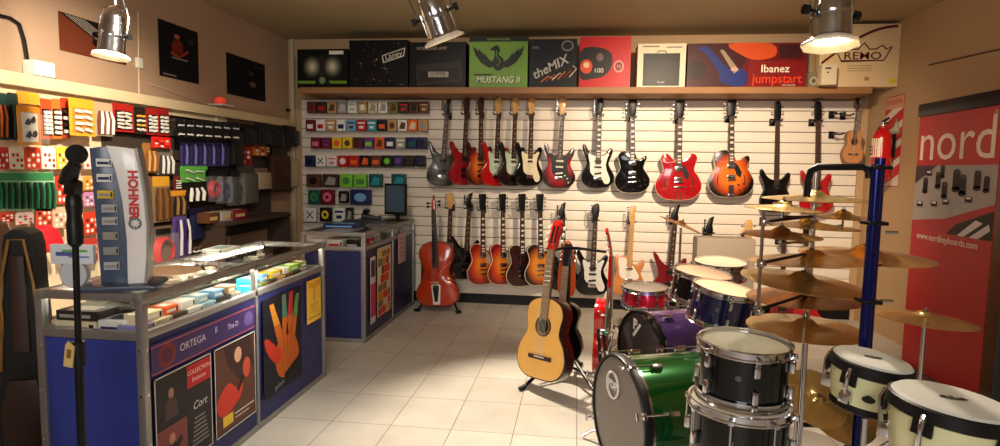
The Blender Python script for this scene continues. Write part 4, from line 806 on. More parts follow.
# mic stand
ms = thing('microphone_stand', 'black straight microphone stand with a clip and microphone in front of the near counter', 'microphone stand', P(82, 470, Y=1.72).xy.to_3d()); b0 = ms.location.copy()
topz = P(73, 186, Y=1.72); dx = topz.x-b0.x
MB().cyl((0, 0, .03), (dx*.5, 0, .78), .0135, BLACKM, n=12).obj('lower_pole', ms); MB().cyl((dx*.5, 0, .76), (dx, 0, 1.20), .010, BLACKM, n=12).obj('upper_pole', ms)
MB().cyl((dx*.5, 0, .74), (dx*.54, 0, .82), .02, BLACK, n=12).obj('clutch', ms)
b = MB(); b.lathe([(0, .035), (.02, .035), (.12, .018), (.13, 0), (0, 0)], BLACKM, 32); b.obj('round_base', ms)
b = MB(); b.lathe([(.012, 1.13), (.022, 1.14), (.024, 1.20), (.020, 1.23), (.024, 1.26), (.022, 1.29), (.014, 1.30)], BLACK, 16, (dx, 0, 0)); b.obj('grip_handle', ms)
b = MB(); b.box(dx, 0, 1.32, .04, .035, .05, BLACK, rot=(.2, .3, 0), bev=.006); b.tube([(dx-.02, 0, 1.33), (dx-.005, 0, 1.37), (dx+.012, 0, 1.395)], [.026, .024, .018], BLACK, n=10); b.obj('microphone_clip', ms)
mc = thing('microphone', 'black microphone with a round foam windscreen held on the stand', 'microphone', (b0.x+dx+.004, 1.72, 1.37)); 
b = MB(); b.cyl((-.012, 0, -.01), (.008, 0, .04), .012, BLACK, r1=.018, n=12); b.obj('handle', mc)
b = MB(); b.lathe([(.0001+.031*math.sin(q), -.031*math.cos(q)) for q in [i*PI/10 for i in range(11)]], mat('foam', (14, 14, 15), .95, noise=.4, scale=150, bump=.6), 20, (.014, 0, .055)); b.obj('windscreen', mc)
b = MB(); b.prism([(-.02, 0), (.012, 0), (.012, .07), (-.012, .085), (-.02, .07)], -.004, .0, rgb((196, 170, 110))); b.rect(-.012, .03, .004, .06, -.0045, rgb((120, 90, 50))); tag(b.obj('price_tag'), 'small cream price tag tied to the microphone stand pole', 'tag', (b0.x+dx*.54-.016, 1.70, .74), (0, .15, 0))

# ------------------------------------------------------------ left wall
LX = LW+.06
PEG = mat('left_pegboard', (228, 206, 168), .6, noise=.04, scale=4)
t = thing('goods_panel', 'pale panel with hooks covering the left wall under the ledge', 'wall panel', (LW+.002, 3.6, 0))
b = MB(); b.box(.02, -.15, 1.15, .04, 2.9, 1.3, PEG); b.obj('panel', t)
b = MB()
for z in (1.02, 1.22, 1.42, 1.60, 1.75): b.box(.045, -.15, z, .012, 2.9, .014, mat('panel_rail', (170, 140, 100), .5))
b.obj('hook_rails', t)
MB().box(.045, .95, 1.27, .012, 2.1, .98, mat('painted_shade_brown', (58, 46, 38), .8)).obj('shade_backing', t)  # dark sheet painted as the shade behind and between the hanging goods
led = MB(); led.box(.05, 0, 0, .10, 3.5, .07, mat('ledge_cream', (216, 196, 156), .6), bev=.004); tag(led.obj('wall_ledge'), 'cream ledge running along the left wall above the packed goods', 'ledge', (LW, 4.33, 1.835))
t = thing('lower_shelf', 'dark shelving unit behind the near counter under the hanging goods', 'shelf', (LW+.16, 4.92, 0))
for z in (.35, .65, .93): MB().box(.05, 0, z, .24, 1.1, .025, mat('dark_wood', (60, 42, 32), .6)).obj('shelf_board', t)
for y in (-.53, .53): MB().box(.05, y, .48, .22, .025, .95, mat('dark_wood', (60, 42, 32), .6)).obj('upright', t)

def LPt(px, py, X=LX): return P(px, py, X=X)
def span(px0, py0, px1, py1, X):
    a, c = P(px0, (py0+py1)/2, X=X), P(px1, (py0+py1)/2, X=X); m = P((px0+px1)/2, (py0+py1)/2, X=X); u, d = P((px0+px1)/2, py0, X=X), P((px0+px1)/2, py1, X=X)
    return m, abs(c.y-a.y), abs(u.z-d.z)
def hookwire(b, h, X, dp=.02):
    L = X-LW-.05
    if L > .01: b.cyl((0, dp*0, h/2-.01), (0, L, h/2-.005), .0025, CHROME, n=5)
def card(px0, py0, px1, py1, label, c1, c2, style='bars', X=LX+.05, hdr=None, n=None, dark=(24, 22, 22), cat='packet', name='accessory_pack', group=None, light=(226, 220, 208)):
    m, w, h = span(px0, py0, px1, py1, X); t = thing(name, label, cat, m, FL, group)
    C1, C2, DK, LT = rgb(c1), rgb(c2), rgb(dark), rgb(light)
    b = MB(); b.prism([(-w/2, -h/2), (w/2, -h/2), (w/2, h/2-.01), (w/2-.01, h/2), (-w/2+.01, h/2), (-w/2, h/2-.01)], 0, .004, C1)
    if hdr: b.rect(-w/2, h*.28, w/2, h/2-.004, -.001, rgb(hdr))
    hookwire(b, h, X); b.obj('backing_card', t)
    if style == 'bars':
        n = n or 4; b = MB()
        b.rect(-w*.40, -h*.42, w*.40, h*.25, -.002, DK)
        for j in range(n):
            z = -h*.34+h*.5*j/max(1, n-1)
            for s in (-.2, .16): b.box(w*s, -.012, z, w*.26, .016, h*.08, C2 if (j % 2) else LT, bev=.003, rot=(0, random.uniform(-.3, .3), 0))
        b.obj('clip_rows', t)
    elif style == 'window':
        b = MB(); b.rect(-w*.34, -h*.42, w*.36, h*.32, -.002, LT)
        for (x, z, s) in ((-.12, .1, 1), (.12, .16, .8), (-.1, -.22, 1), (.16, -.2, .9)): b.prism([(w*(x-.12*s), h*(z-.08)), (w*(x+.02), h*(z-.10)), (w*(x+.12*s), h*(z-.02)), (w*(x+.05), h*(z+.08)), (w*(x-.05), h*(z+.02))], -.012, -.003, DK, bev=.001)
        b.obj('black_clips', t)
    elif style == 'coil':
        b = MB()
        R0 = min(w*.40, h*.36)
        for k in range(4): b.torus((0, -.012-.010*k, -h*.1), R0*(1-.07*k), .008, C2, axis='Y', n=24, k=6, sz=1.15 if h > w else 1)
        b.obj('cable_coil', t); b = MB(); b.box(0, -.02, h*.36, w*.5, .03, h*.16, DK, bev=.003); b.obj('header', t)
    elif style == 'bag':
        b = MB(); b.prism([(-w*.44, -h*.46), (w*.44, -h*.46), (w*.46, h*.1), (w*.4, h*.3), (-w*.4, h*.3), (-w*.46, h*.1)], -.05, -.004, C2, bev=.012); b.obj('pouch', t)
    elif style == 'sticks':
        b = MB(); n = n or 5
        for j in range(n):
            x = -w*.38+w*.76*j/(n-1); b.tube([(x, -.012, -h*.44), (x+w*.04*((j % 2)-.5), -.018, 0), (x*.8, -.012, h*.24)], [.004+w*.035, .005+w*.03, .004+w*.02], C2 if j % 2 else DK, n=6)
        b.obj('hanging_items', t)
    elif style == 'picks':
        b = MB()
        for j in range(3):
            for i in range(3): b.disc(w*(-.28+.28*i), h*(-.34+.24*j), w*.10, h*.085, -.003-.001*i, [C2, LT, DK][(i+j) % 3], 10)
        b.obj('picks', t)
    if style in ('window', 'coil') and w > .06:
        MB().box(0, -.028, -h*.08, w*.96, .064, h*.8, CLEAR, bev=.012).obj('clear_bag', t)
    return t
N = 'hanging on the left wall'
R_ = X0 = LX+.05
card(-6, 93, 8, 140, 'teal and orange card pack at the far left edge of the top row', (40, 70, 66), (190, 96, 40), 'sticks')
card(8, 93, 19, 140, 'dark teal card pack beside the orange window pack', (44, 62, 56), (60, 90, 80), 'sticks')
card(17, 92, 40, 104, 'yellow-orange header strip above the orange window pack', (222, 158, 50), (190, 96, 40), 'none')
card(18, 106, 41, 145, 'orange card pack with a white window and black clips', (214, 140, 44), (30, 30, 30), 'window', X=LX+.12)
card(41, 99, 52, 139, 'red-orange card pack with white pieces next to the white window pack', (196, 74, 36), (226, 222, 216), 'bars', n=6)
card(52, 99, 61, 139, 'orange and white card pack, narrow, left of the dark red one', (206, 110, 44), (226, 222, 216), 'bars', n=5)
card(61, 98, 70, 138, 'narrow dark red card pack with black pieces', (170, 60, 32), (60, 30, 26), 'bars')
card(70, 99, 95, 136, 'yellow card pack with white pieces in the middle of the top row', (220, 160, 46), (230, 226, 210), 'bars', dark=(196, 128, 60), X=LX+.10)
card(95, 103, 113, 136, 'clear bag pack with brown and white pieces in the top row', (190, 160, 130), (230, 226, 216), 'sticks', dark=(110, 70, 50), n=6)
card(113, 104, 134, 132, 'red-framed card pack with black panel of pale pieces', (170, 34, 28), (220, 206, 190), 'bars', n=5, dark=(40, 24, 22))
card(134, 107, 146, 134, 'narrow yellow and black card pack beside the red-framed one', (40, 32, 26), (220, 170, 60), 'bars')
card(146, 108, 158, 135, 'red card pack with white pieces, left of a pair near the mirror bar', (160, 34, 30), (230, 226, 220), 'bars', n=5)
card(158, 108, 169, 136, 'red card pack with white pieces, right of a pair near the mirror bar', (150, 30, 26), (230, 226, 220), 'bars', n=5)
cl = [((196, 50, 36), (236, 226, 214)), ((228, 212, 186), (190, 50, 40)), ((206, 70, 40), (240, 230, 220)), ((236, 232, 226), (206, 90, 60)), ((226, 196, 60), (240, 236, 220)), ((230, 210, 196), (196, 60, 70)), ((214, 120, 90), (240, 226, 216))]
for i, (x0, x1) in enumerate(((-4, 9), (10, 24), (25, 41), (42, 56), (57, 69), (84, 98), (99, 113))):
    card(x0, 147, x1, 169, '%s bag of picks in the second row, %s from the left' % (('red', 'cream', 'orange-red', 'white', 'yellow', 'pink-spotted', 'peach')[i], ordn[i]), cl[i][0], cl[i][1], 'picks', dark=(150, 60, 40))
for i, (x0, x1) in enumerate(((-6, 5), (5, 18), (18, 31), (31, 43), (43, 54))):
    card(x0, 172, x1, 211, 'green-topped clear pack of black straps, %s from the left in the third row' % ordn[i], (150, 190, 150), (40, 110, 70), 'sticks', dark=(24, 34, 30), hdr=(60, 130, 80), n=4)
for i, (x0, y0_, x1, y1, c, s, l) in enumerate(((56, 176, 70, 204, (196, 60, 44), 'picks', 'red pack of small pieces right of the green-topped packs'), (84, 176, 98, 190, (226, 150, 60), 'picks', 'orange pack just behind the microphone grip'), (99, 176, 113, 190, (230, 180, 80), 'picks', 'yellow-orange pack between grip and tower'), (84, 192, 98, 206, (196, 130, 176), 'picks', 'pink-purple pack below the orange one'), (99, 193, 113, 207, (130, 150, 90), 'picks', 'olive and pink pack below the yellow-orange one'),
    (36, 206, 52, 226, (206, 80, 50), 'picks', 'orange-red pack above the red cushion'), (53, 207, 68, 228, (226, 180, 150), 'picks', 'peach pack above the drum head pack'), (84, 212, 99, 234, (206, 60, 40), 'picks', 'bright red pack behind the stand pole, lower row'), (100, 212, 113, 234, (220, 110, 60), 'picks', 'orange pack beside the tower, lower row'))):
    card(x0, y0_, x1, y1, l, c, (236, 226, 206), s, dark=tuple(int(v*.6) for v in c))
m, w, h = span(30, 226, 58, 252, LX+.12); b = MB(); b.prism(smooth([(-w/2, -h*.45), (w/2, -h*.45), (w*.46, h*.1), (w*.2, h*.48), (-w*.2, h*.48), (-w*.46, h*.1)], 4), -.04, .04, mat('bright_red_cushion', (206, 24, 36), .6), bev=.02); tag(b.obj('red_cushion'), 'bright red rounded cushion under the red and orange packs on the left', 'cushion', m, FL)
# right of the tower
card(143, 143, 157, 173, 'tan card pack just right of the top of the tower', (170, 116, 62), (196, 150, 90), 'sticks', dark=(130, 80, 40))
card(152, 137, 171, 148, 'bright red pack under the pair of red cards', (214, 34, 26), (236, 90, 70), 'picks', dark=(150, 20, 20), X=LX+.1)
card(157, 149, 173, 175, 'clear pack of silver pieces below the bright red one', (120, 110, 100), (214, 212, 206), 'sticks', n=6, dark=(60, 56, 52))
card(143, 176, 152, 222, 'blue and brown pack of picks right beside the tower', (130, 96, 66), (60, 110, 170), 'picks', dark=(60, 40, 30))
card(153, 176, 170, 222, 'yellow-headed pack of brown cords below the silver pieces', (150, 116, 80), (120, 80, 40), 'sticks', hdr=(220, 160, 50), dark=(80, 50, 30))
card(150, 226, 173, 268, 'red cable coil in a clear bag beside the foot of the tower', (120, 96, 80), (206, 34, 30), 'coil')
card(171, 190, 187, 216, 'yellow-orange topped pack left of the green-headed one', (110, 80, 50), (150, 110, 60), 'sticks', hdr=(226, 156, 40))
card(173, 206, 190, 258, 'purple and white card with slanting stripes right of the red coil bag', (96, 76, 140), (220, 216, 214), 'sticks', n=4, dark=(50, 36, 90))
card(187, 208, 204, 240, 'navy blue bag with a round gold emblem', (24, 26, 50), (26, 30, 60), 'bag')
card(204, 205, 224, 234, 'red cable coil on black card, the lower of the two red coils', (30, 22, 24), (196, 26, 40), 'coil')
card(181, 166, 208, 182, 'green-headed pack with white label', (90, 170, 70), (226, 226, 210), 'bars', n=2, dark=(90, 160, 70))
card(183, 183, 208, 202, 'black pack with white vertical sticks below the green label', (20, 20, 20), (230, 226, 220), 'sticks', n=7, dark=(20, 20, 20))
card(206, 170, 217, 202, 'red cable coil hanging beside the green-headed pack', (26, 20, 22), (176, 26, 36), 'coil')
card(215, 170, 227, 204, 'dark blue cable coil between the red and the black one', (22, 22, 26), (40, 44, 110), 'coil')
card(226, 170, 240, 206, 'black cable coil at the right end of the coil row', (20, 20, 22), (26, 26, 28), 'coil')
for i in range(6):
    card(181+9*i, 136, 189+9*i, 166, 'purple-blue strap pack, %s from the left in the purple row' % ordn[i], (74, 66, 130), (110, 104, 176), 'sticks', n=3, dark=(30, 28, 50), hdr=(24, 24, 30))
for i in range(7):
    card(176+9.2*i, 119+.6*i, 184+9.2*i, 137+.6*i, 'black hanging clip with a silver end, %s from the left above the purple row' % ordn[i], (22, 21, 24), (200, 200, 204), 'bars', n=2, dark=(22, 20, 24), X=LX+.16)
card(234, 145, 252, 165, 'red and white spotted bag among the black goods', (150, 24, 24), (230, 220, 214), 'picks', dark=(120, 16, 20))
card(253, 143, 272, 156, 'orange-topped pack near the corner', (200, 100, 30), (230, 190, 90), 'picks', dark=(110, 50, 16))
card(238, 165, 255, 205, 'grey padded bag hanging low among the black goods', (70, 66, 62), (90, 86, 80), 'bag')
card(254, 168, 268, 190, 'beige bag beside the brown leather strap bag', (130, 110, 90), (170, 150, 126), 'bag')
card(268, 146, 288, 192, 'dark brown leather bag hanging near the corner', (52, 32, 22), (66, 40, 28), 'bag')
card(284, 152, 300, 188, 'cream and white bag at the far end of the left wall goods', (190, 176, 150), (196, 180, 150), 'bag', X=LX+.0)
for i, (x0, x1, y0_, y1) in enumerate(((228, 240, 122, 166), (241, 253, 124, 146), (254, 268, 124, 146), (268, 282, 126, 148), (283, 296, 126, 146))):
    card(x0, y0_, x1, y1, 'black padded strap bag, %s of the five above the spotted and orange packs' % ordn[i], (22, 20, 20), (30, 27, 28), 'bag', X=LX+.06)
for i, (x0, x1) in enumerate(((205, 216), (218, 229), (231, 244))):
    m, w, h = span(x0, 240, x1, 252, LX+.16); carton('accessory_box', ('brown', 'grey', 'dark red')[i] + ' small box on the shelf behind the near counter', 'box', (LW+.21, m.y, .945), FL, (w, .1, .08), ('brown', 'grey', 'maroon')[i], 'tan')
# gig bags at far left
LEA = mat('brown_leather', (50, 29, 16), .5, noise=.3, scale=14); CANV = mat('black_canvas', (22, 20, 20), .8, noise=.2, scale=40, bump=.2); GOLD = mat('gold_trim', (150, 110, 50), .4, .3)
def gigbag(label, x, y, h, w, m1, m2, rz):
    t = thing('gig_bag', label, 'instrument bag', (x, y, 0), (0, 0, rz))
    MB().prism(smooth([(-w*.45, .01), (w*.45, .01), (w*.5, .15), (w*.46, .35), (w*.32, .55), (w*.25, h*.8), (w*.2, h*.98), (-w*.2, h*.98), (-w*.25, h*.8), (-w*.32, .55), (-w*.46, .35), (-w*.5, .15)], 3), -.06, .06, m1, bev=.02).obj('bag_body', t)
    MB().prism([(-w*.3, .08), (w*.3, .08), (w*.32, .35), (w*.2, .48), (-w*.2, .48), (-w*.32, .35)], -.085, -.055, m2, bev=.012).obj('front_pocket', t)
    MB().prism([(-w*.12, .6), (w*.12, .6), (w*.1, h*.9), (-w*.1, h*.9)], -.075, -.055, m2, bev=.008).obj('neck_pocket', t)
    MB().tube([(w*.3, -.07, .52), (w*.22, -.08, h*.8), (w*.1, -.07, h*.96), (-w*.1, -.07, h*.96), (-w*.22, -.08, h*.8), (-w*.3, -.07, .52)], .006, GOLD, n=5).obj('piping', t)
    return t
gigbag('black gig bag with brown leather panels, farthest left behind the near counter end', -2.62, 2.36, 1.14, .30, LEA, CANV, .35)
gigbag('black gig bag with gold piping next to the end of the near counter', -2.33, 2.26, 1.12, .26, CANV, LEA, .4)
gigbag('low dark bag with gold stripes in the bottom left corner', -1.98, 1.66, .78, .22, CANV, GOLD, .5)

# wall posters and fixtures on the left wall
def wallposter(label, px0, py0, px1, py1, base, draw, name='wall_poster'):
    m, w, h = span(px0, py0, px1, py1, LW+.004)
    return poster_sheet(name, label, (LW+.003, m.y, m.z-h/2), FL, w, h, base, draw)
def dp1(b, w, h, y):
    b.poly(smooth([(-w*.14, h*.5), (w*.06, h*.48), (w*.1, h*.62), (w*.02, h*.72), (-w*.12, h*.70), (-w*.2, h*.6)], 3), y, rm((120, 36, 24))); b.disc(-w*.06, h*.78, w*.07, h*.045, y-.001, rm((170, 90, 60)), 12)
    b.poly([(-w*.2, h*.50), (0, h*.44), (w*.2, h*.58), (w*.24, h*.56), (w*.04, h*.42), (-w*.1, h*.40), (-w*.24, h*.45)], y-.0015, rm((150, 60, 36))); b.rect(-w*.2, h*.37, w*.2, h*.40, y-.001, rm((130, 120, 110))); 0 and b.text('METAL', 0, h*.38, y-.001, .06, rm((150, 140, 130))); 0 and b.text('guitars', 0, h*.32, y-.001, .03, rm((110, 104, 100))); b.disc(w*.3, h*.76, w*.08, h*.05, y, rm((50, 54, 64)), 12); b.rect(-w*.42, h*.04, -w*.1, h*.07, y, rm((120, 110, 100)))
wallposter('dark poster of a player in red holding a guitar, high on the left wall', 160, 26, 199, 80, (14, 14, 20), dp1)
def dp2(b, w, h, y): b.text('Ltd', w*.1, h*.66, y, .06, rm((120, 116, 120))); b.disc(w*.15, h*.38, w*.09, h*.07, y, rm((110, 84, 80)), 12); b.rect(w*.2, h*.86, w*.44, h*.88, y, rm((90, 90, 96)))
wallposter('nearly black poster nearer the corner on the left wall', 228, 59, 266, 98, (14, 14, 22), dp2)
def dp3(b, w, h, y):
    b.poly([(-w*.5, h), (w*.5, h*.02), (w*.5, h), (-w*.5, h)], y, rm((22, 18, 18))); 
    for k in range(6): b.poly([(-w*(.42-.05*k), h*.98), (-w*(.40-.05*k), h*.98), (w*(.12+.05*k), h*.45), (w*(.10+.05*k), h*.45)], y-.001, rm((170, 160, 150)))
    b.disc(w*.08, h*.42, w*.12, h*.13, y-.001, rm((24, 16, 14)), 18)
wallposter('reddish wood close-up poster of strings behind the left spot lamp', 62, 22, 127, 58, (104, 50, 32), dp3)
m = LPt(40, 71, LW+.05); t = thing('transformer_box', 'small white electrical box with a dark base high on the left wall', 'electrical box', (LW, m.y, m.z), FL)
MB().box(0, -.045, .01, .13, .08, .085, WHITE, bev=.006).obj('cover', t); MB().box(.0, -.045, -.045, .14, .085, .03, BLACK, bev=.004).obj('base', t)
b = MB(); q = [LPt(x, y, LW+.015) for x, y in ((-6, 14), (10, 18), (19, 24), (24, 40), (27, 58), (28, 66))]; b.tube([tuple(v) for v in q], .010, BLACK, n=6); tag(b.obj('power_cable'), 'thick black cable bending down to the white electrical box', 'cable')
b = MB(); q = [LPt(x, y, LW+.008) for x, y in ((138, 12), (138.5, 60), (139, 97))]; b.tube([tuple(v) for v in q], .006, mat('conduit', (196, 180, 150), .5), n=6); b.box(LW+.012, q[1].y, q[1].z-.02, .024, .05, .07, WHITE, bev=.003); tag(b.obj('wall_conduit'), 'thin pale conduit with a switch box left of the tall dark poster', 'conduit')
b = MB(); q = [LPt(x, y, LW+.008) for x, y in ((60, 68), (150, 84), (215, 107), (286, 119))]; b.tube([tuple(v) for v in q[1:]], .005, mat('conduit', (196, 180, 150), .5), n=6); tag(b.obj('wall_cable'), 'thin cable running along the left wall to the corner', 'cable')
m = LPt(220, 103, LW+.08); t = thing('wall_sconce', 'small lamp with a red glowing shade on a flat plate high on the left wall', 'lamp', (LW, m.y, m.z-.02), FL)
MB().box(0, -.09, .0, .17, .14, .014, mat('sconce_plate', (200, 190, 180), .3), bev=.004).obj('plate', t); b = MB(); b.lathe([(.03, .01), (.045, .03), (.04, .06), (0, .075)], mat('sconce_red', (214, 60, 40), .4, emis=.5), 16, (0, -.08, 0)); b.obj('shade', t); MB().box(0, -.03, -.07, .03, .05, .13, WHITE, bev=.004).obj('arm', t)
t = thing('corner_hook_rail', 'small black speaker bracket on the corner strip', 'bracket', P(288, 110, Y=BW-.06)); MB().box(0, 0, 0, .035, .04, .03, BLACK, bev=.004).obj('bracket_head', t); MB().cyl((0, 0, 0), (.0, .02, 0), .008, BLACKM).obj('stem', t)
b = MB(); q0, q1 = P(929, 65, X=RW-.008), P(1010, 47, X=RW-.008); b.tube([tuple(q0), tuple(q1)], .006, mat('dark_cable', (90, 66, 46), .6), n=6); tag(b.obj('wall_cable'), 'thin dark cable running high along the right wall', 'cable')

# ------------------------------------------------------------ can lamps
LENS = mat('lamp_lens', (255, 226, 180), .3, emis=30.0); CANM = mat('polished_can', (178, 178, 184), .18, 1.0, noise=.25, scale=14, bump=.3); LAMPW = mat('barn_door_lit', (236, 222, 196), .5)
def canlamp(label, px, py, Y, aim, s, tilt):
    loc = P(px, py, Y=Y); t = thing('spot_lamp', label, 'lamp', loc, scale=s); t.rotation_euler = tilt
    b = MB(); b.lathe([(.001, .145), (.03, .143), (.045, .125), (.047, .10), (.05, .098), (.05, .088), (.052, .085), (.056, .03), (.060, .028), (.060, .018), (.058, .015), (.060, -.05), (.066, -.055), (.058, -.055), (.052, .01), (.02, .06)], CANM, 28); b.obj('can', t)
    for k in range(6): a = k*PI/3+.2; MB().box(.058*math.cos(a), .058*math.sin(a), .0, .005, .012, .09, CHROME, rot=(0, 0, a)).obj('cooling_fin', t)
    MB().lathe([(0, -.03), (.05, -.03), (.05, -.036), (0, -.04)], LENS, 24).obj('lens', t)
    b = MB()
    for k in range(8):
        a0, a1 = (k-.5)*PI/4, (k+.5)*PI/4; r0, r1 = .064, .088
        b.add([(r0*math.cos(a0), r0*math.sin(a0), -.055), (r0*math.cos(a1), r0*math.sin(a1), -.055), (r1*math.cos(a1), r1*math.sin(a1), -.070), (r1*math.cos(a0), r1*math.sin(a0), -.070),
               (r0*math.cos(a0), r0*math.sin(a0), -.060), (r0*math.cos(a1), r0*math.sin(a1), -.060), (r1*math.cos(a1), r1*math.sin(a1), -.078), (r1*math.cos(a0), r1*math.sin(a0), -.078)], [(0, 1, 2, 3), (7, 6, 5, 4), (0, 4, 5, 1), (3, 2, 6, 7), (0, 3, 7, 4), (1, 5, 6, 2)], LAMPW)
    b.obj('barn_door_frame', t)
    for sd in (-1, 1): b = MB(); b.cyl((sd*.058, 0, .03), (sd*.085, 0, .03), .006, BLACKM, n=8); b.cyl((sd*.083, 0, .03), (sd*.098, 0, .03), .016, BLACK, n=10); b.obj('knob', t)
    MB().tube([(-.076, 0, .03), (-.078, 0, .12), (-.06, 0, .17), (0, 0, .185), (.06, 0, .17), (.078, 0, .12), (.076, 0, .03)], .005, CHROME, n=6).obj('yoke', t)
    M = Matrix.LocRotScale(loc, Euler(tilt), Vector((s, s, s))); top = M @ Vector((0, 0, .185)); Mi = M.inverted(); end = Mi @ Vector((top.x, top.y, CEIL-.005))
    MB().cyl((0, 0, .185), tuple(end), .006, ALU, n=8).obj('drop_rod', t)
    MB().tube([(0, .02, .14), (.03, .03, .18), (.015, .02, .24), tuple(end*.6+Vector((.02, .01, .06)))], .004, BLACK, n=6).obj('power_cord', t)
    l = bpy.data.lights.new('lamp_light', 'SPOT'); l.energy = 14; l.color = WARM; l.spot_size = 1.8; l.spot_blend = .8; l.shadow_soft_size = .04
    o = bpy.data.objects.new('lamp_light', l); COL.objects.link(o); o.parent = t; o.location = (0, 0, -.085)
canlamp('chrome can spot lamp hanging over the near counter, leftmost of three', 112, 42, 2.5, None, .9, (-.1, .06, 0))
canlamp('chrome can spot lamp tilted to the right, in front of the shelf cartons', 438, 22, 2.3, None, .95, (.25, -.35, 0))
canlamp('chrome can spot lamp hanging before the crown carton, rightmost of three', 831, 22, 2.25, None, 1.08, (-.1, .05, .3))

# ------------------------------------------------------------ right wall
m0, m1 = P(887, 98, X=RW-.004), P(905, 98, X=RW-.004); zb_ = P(903, 187, X=RW-.004).z
def d_ext(b, w, h, y):
    b.rect(-w/2, h*.0, w/2, h*.86, y, rm((214, 200, 186)))
    for k in range(5): b.poly([(-w/2, h*(-.02+.2*k)), (-w/2, h*(.1+.2*k)), (w/2, h*min(.86, .26+.2*k)), (w/2, h*min(.86, .14+.2*k))] if k < 4 else [(-w/2, h*.78), (-w/2, h*.86), (-w*.1, h*.86)], y-.001, rm((190, 30, 28)))
    b.poly([(-w*.08, h*.58), (w*.42, h*.58), (w*.17, h*.76)], y-.002, rm((150, 140, 126))); b.poly([(0, h*.61), (w*.34, h*.61), (w*.17, h*.72)], y-.003, rm((206, 196, 180))); b.text('EXTINTOR', 0, h*.93, y-.001, .05, rm((190, 40, 36)))
poster_sheet('extinguisher_sign', 'red and white diagonally striped sign on the right wall', (RW-.003, (m0.y+m1.y)/2, zb_), FR, abs(m0.y-m1.y), m0.z-zb_, (210, 150, 120), d_ext, (190, 40, 36), cat='sign')
ext = P(884, 150, X=RW-.14); t = thing('fire_extinguisher', 'red fire extinguisher with a white label on the right wall behind the blue post', 'fire extinguisher', (RW-.13, P(882, 140, X=RW-.13).y, 1.36), FR, scale=.98)
EXR = mat('extinguisher_red', (186, 16, 20), .25, coat=.4)
b = MB(); b.lathe([(0, 0), (.07, 0), (.078, .02), (.078, .36), (.07, .40), (.035, .44), (.02, .45), (.02, .47)], EXR, 28); b.obj('cylinder', t)
b = MB()
for i in range(8):
    a0, a1 = -PI/2-1.2+2.4*i/8, -PI/2-1.2+2.4*(i+1)/8; b.add([(.0785*math.cos(a), .0785*math.sin(a), z) for a, z in ((a0, .2), (a1, .2), (a1, .36), (a0, .36))], [(0, 1, 2, 3)], rgb((220, 206, 186)))
for z in (.22, .25, .28): b.rect(-.04, z, .02, z+.015, -.081, rgb((90, 80, 70)))
b.obj('label', t)
b = MB(); b.cyl((0, 0, .46), (0, 0, .50), .018, CHROME); b.box(.03, 0, .515, .12, .02, .015, BLACK, rot=(0, -.25, 0), bev=.003); b.box(.03, 0, .49, .10, .018, .012, BLACK, bev=.003); b.obj('valve_lever', t)
MB().tube([(-.02, 0, .48), (-.09, 0, .44), (-.10, -.01, .2), (-.095, -.01, .08)], .009, BLACK, n=8).obj('hose', t)
MB().box(0, .09, .3, .05, .02, .2, BLACKM).obj('wall_bracket', t)
# roll-up banner: parallel to right wall
bt, bb = P(922, 115, X=2.38), P(896, 335, X=2.38); rt_ = P(1003, 103, X=2.38); yc = (bt.y+rt_.y)/2; bw = abs(bt.y-rt_.y)+.03
t = thing('rollup_banner', 'tall red roll-up banner with white lettering in front of the right wall', 'banner', (2.38, yc, 0), (0, 0, -PI/2)); BH_ = bt.z-.06
R1 = mat('banner_red', (186, 16, 22), .45); sk = -.0
b = MB(); b.box(0, 0, .06+BH_/2, bw, .004, BH_, R1)
f = -.003; b.rect(-bw/2+.002, .06+BH_*0.550, bw/2, .06+BH_*.80, f, rm((166, 158, 152)))
b.poly([(-bw/2+.002, .06+BH_*0.550), (bw/2, .06+BH_*0.550), (bw/2, .06+BH_*0.670), (-bw*.05, .06+BH_*0.604), (-bw/2+.002, .06+BH_*0.583)], f-.001, rm((176, 50, 56))); b.poly([(-bw*.02, .06+BH_*0.550), (bw/2, .06+BH_*0.550), (bw/2, .06+BH_*0.648), (bw*.1, .06+BH_*0.590)], f-.002, rm((30, 24, 26)))
b.poly([(bw*.12, .06+BH_*0.550), (bw*.2, .06+BH_*0.550), (bw*.40, .06+BH_*0.604), (bw*.32, .06+BH_*0.612)], f-.003, rm((206, 200, 196))); b.poly([(bw*.26, .06+BH_*0.550), (bw*.36, .06+BH_*0.550), (bw*.48, .06+BH_*0.583), (bw*.46, .06+BH_*0.604)], f-.003, rm((206, 200, 196)))
b.poly([(-bw/2+.002, .06+BH_*.80), (-bw/2+.002, .06+BH_*0.728), (-bw*.2, .06+BH_*.80)], f-.001, rm((60, 50, 52)))
for x, z, s in ((-.34, 0.699, 1), (-.17, 0.720, 1), (-.08, 0.684, 1), (.06, 0.713, 1.3), (.14, 0.699, 1.2), (.30, 0.720, 1.1), (-.12, 0.757, .8), (.40, 0.713, .9)):
    zc = .06+BH_*z; b.rect(bw*x-.028*s, zc, bw*x+.028*s, zc+.085*s, f-.003, rm((22, 20, 22))); b.disc(bw*x, zc+.085*s, .028*s, .014*s, f-.0035, rm((50, 48, 50)), 12); b.disc(bw*x, zc, .034*s, .015*s, f-.003, rm((22, 20, 22)), 12)
for x, z in ((-.40, .64), (-.20, .645), (-.05, .655), (.22, .67), (-.30, .76)):
    zc = .06+BH_*z; b.rect(bw*x-.035, zc, bw*x+.035, zc+.035, f-.003, rm((24, 22, 24))); b.rect(bw*x-.022, zc+.02, bw*x+.022, zc+.032, f-.004, rm((230, 226, 220)))
b.rect(-bw/2+.002, .06+BH_*.80, bw/2, .06+BH_, f, R1)
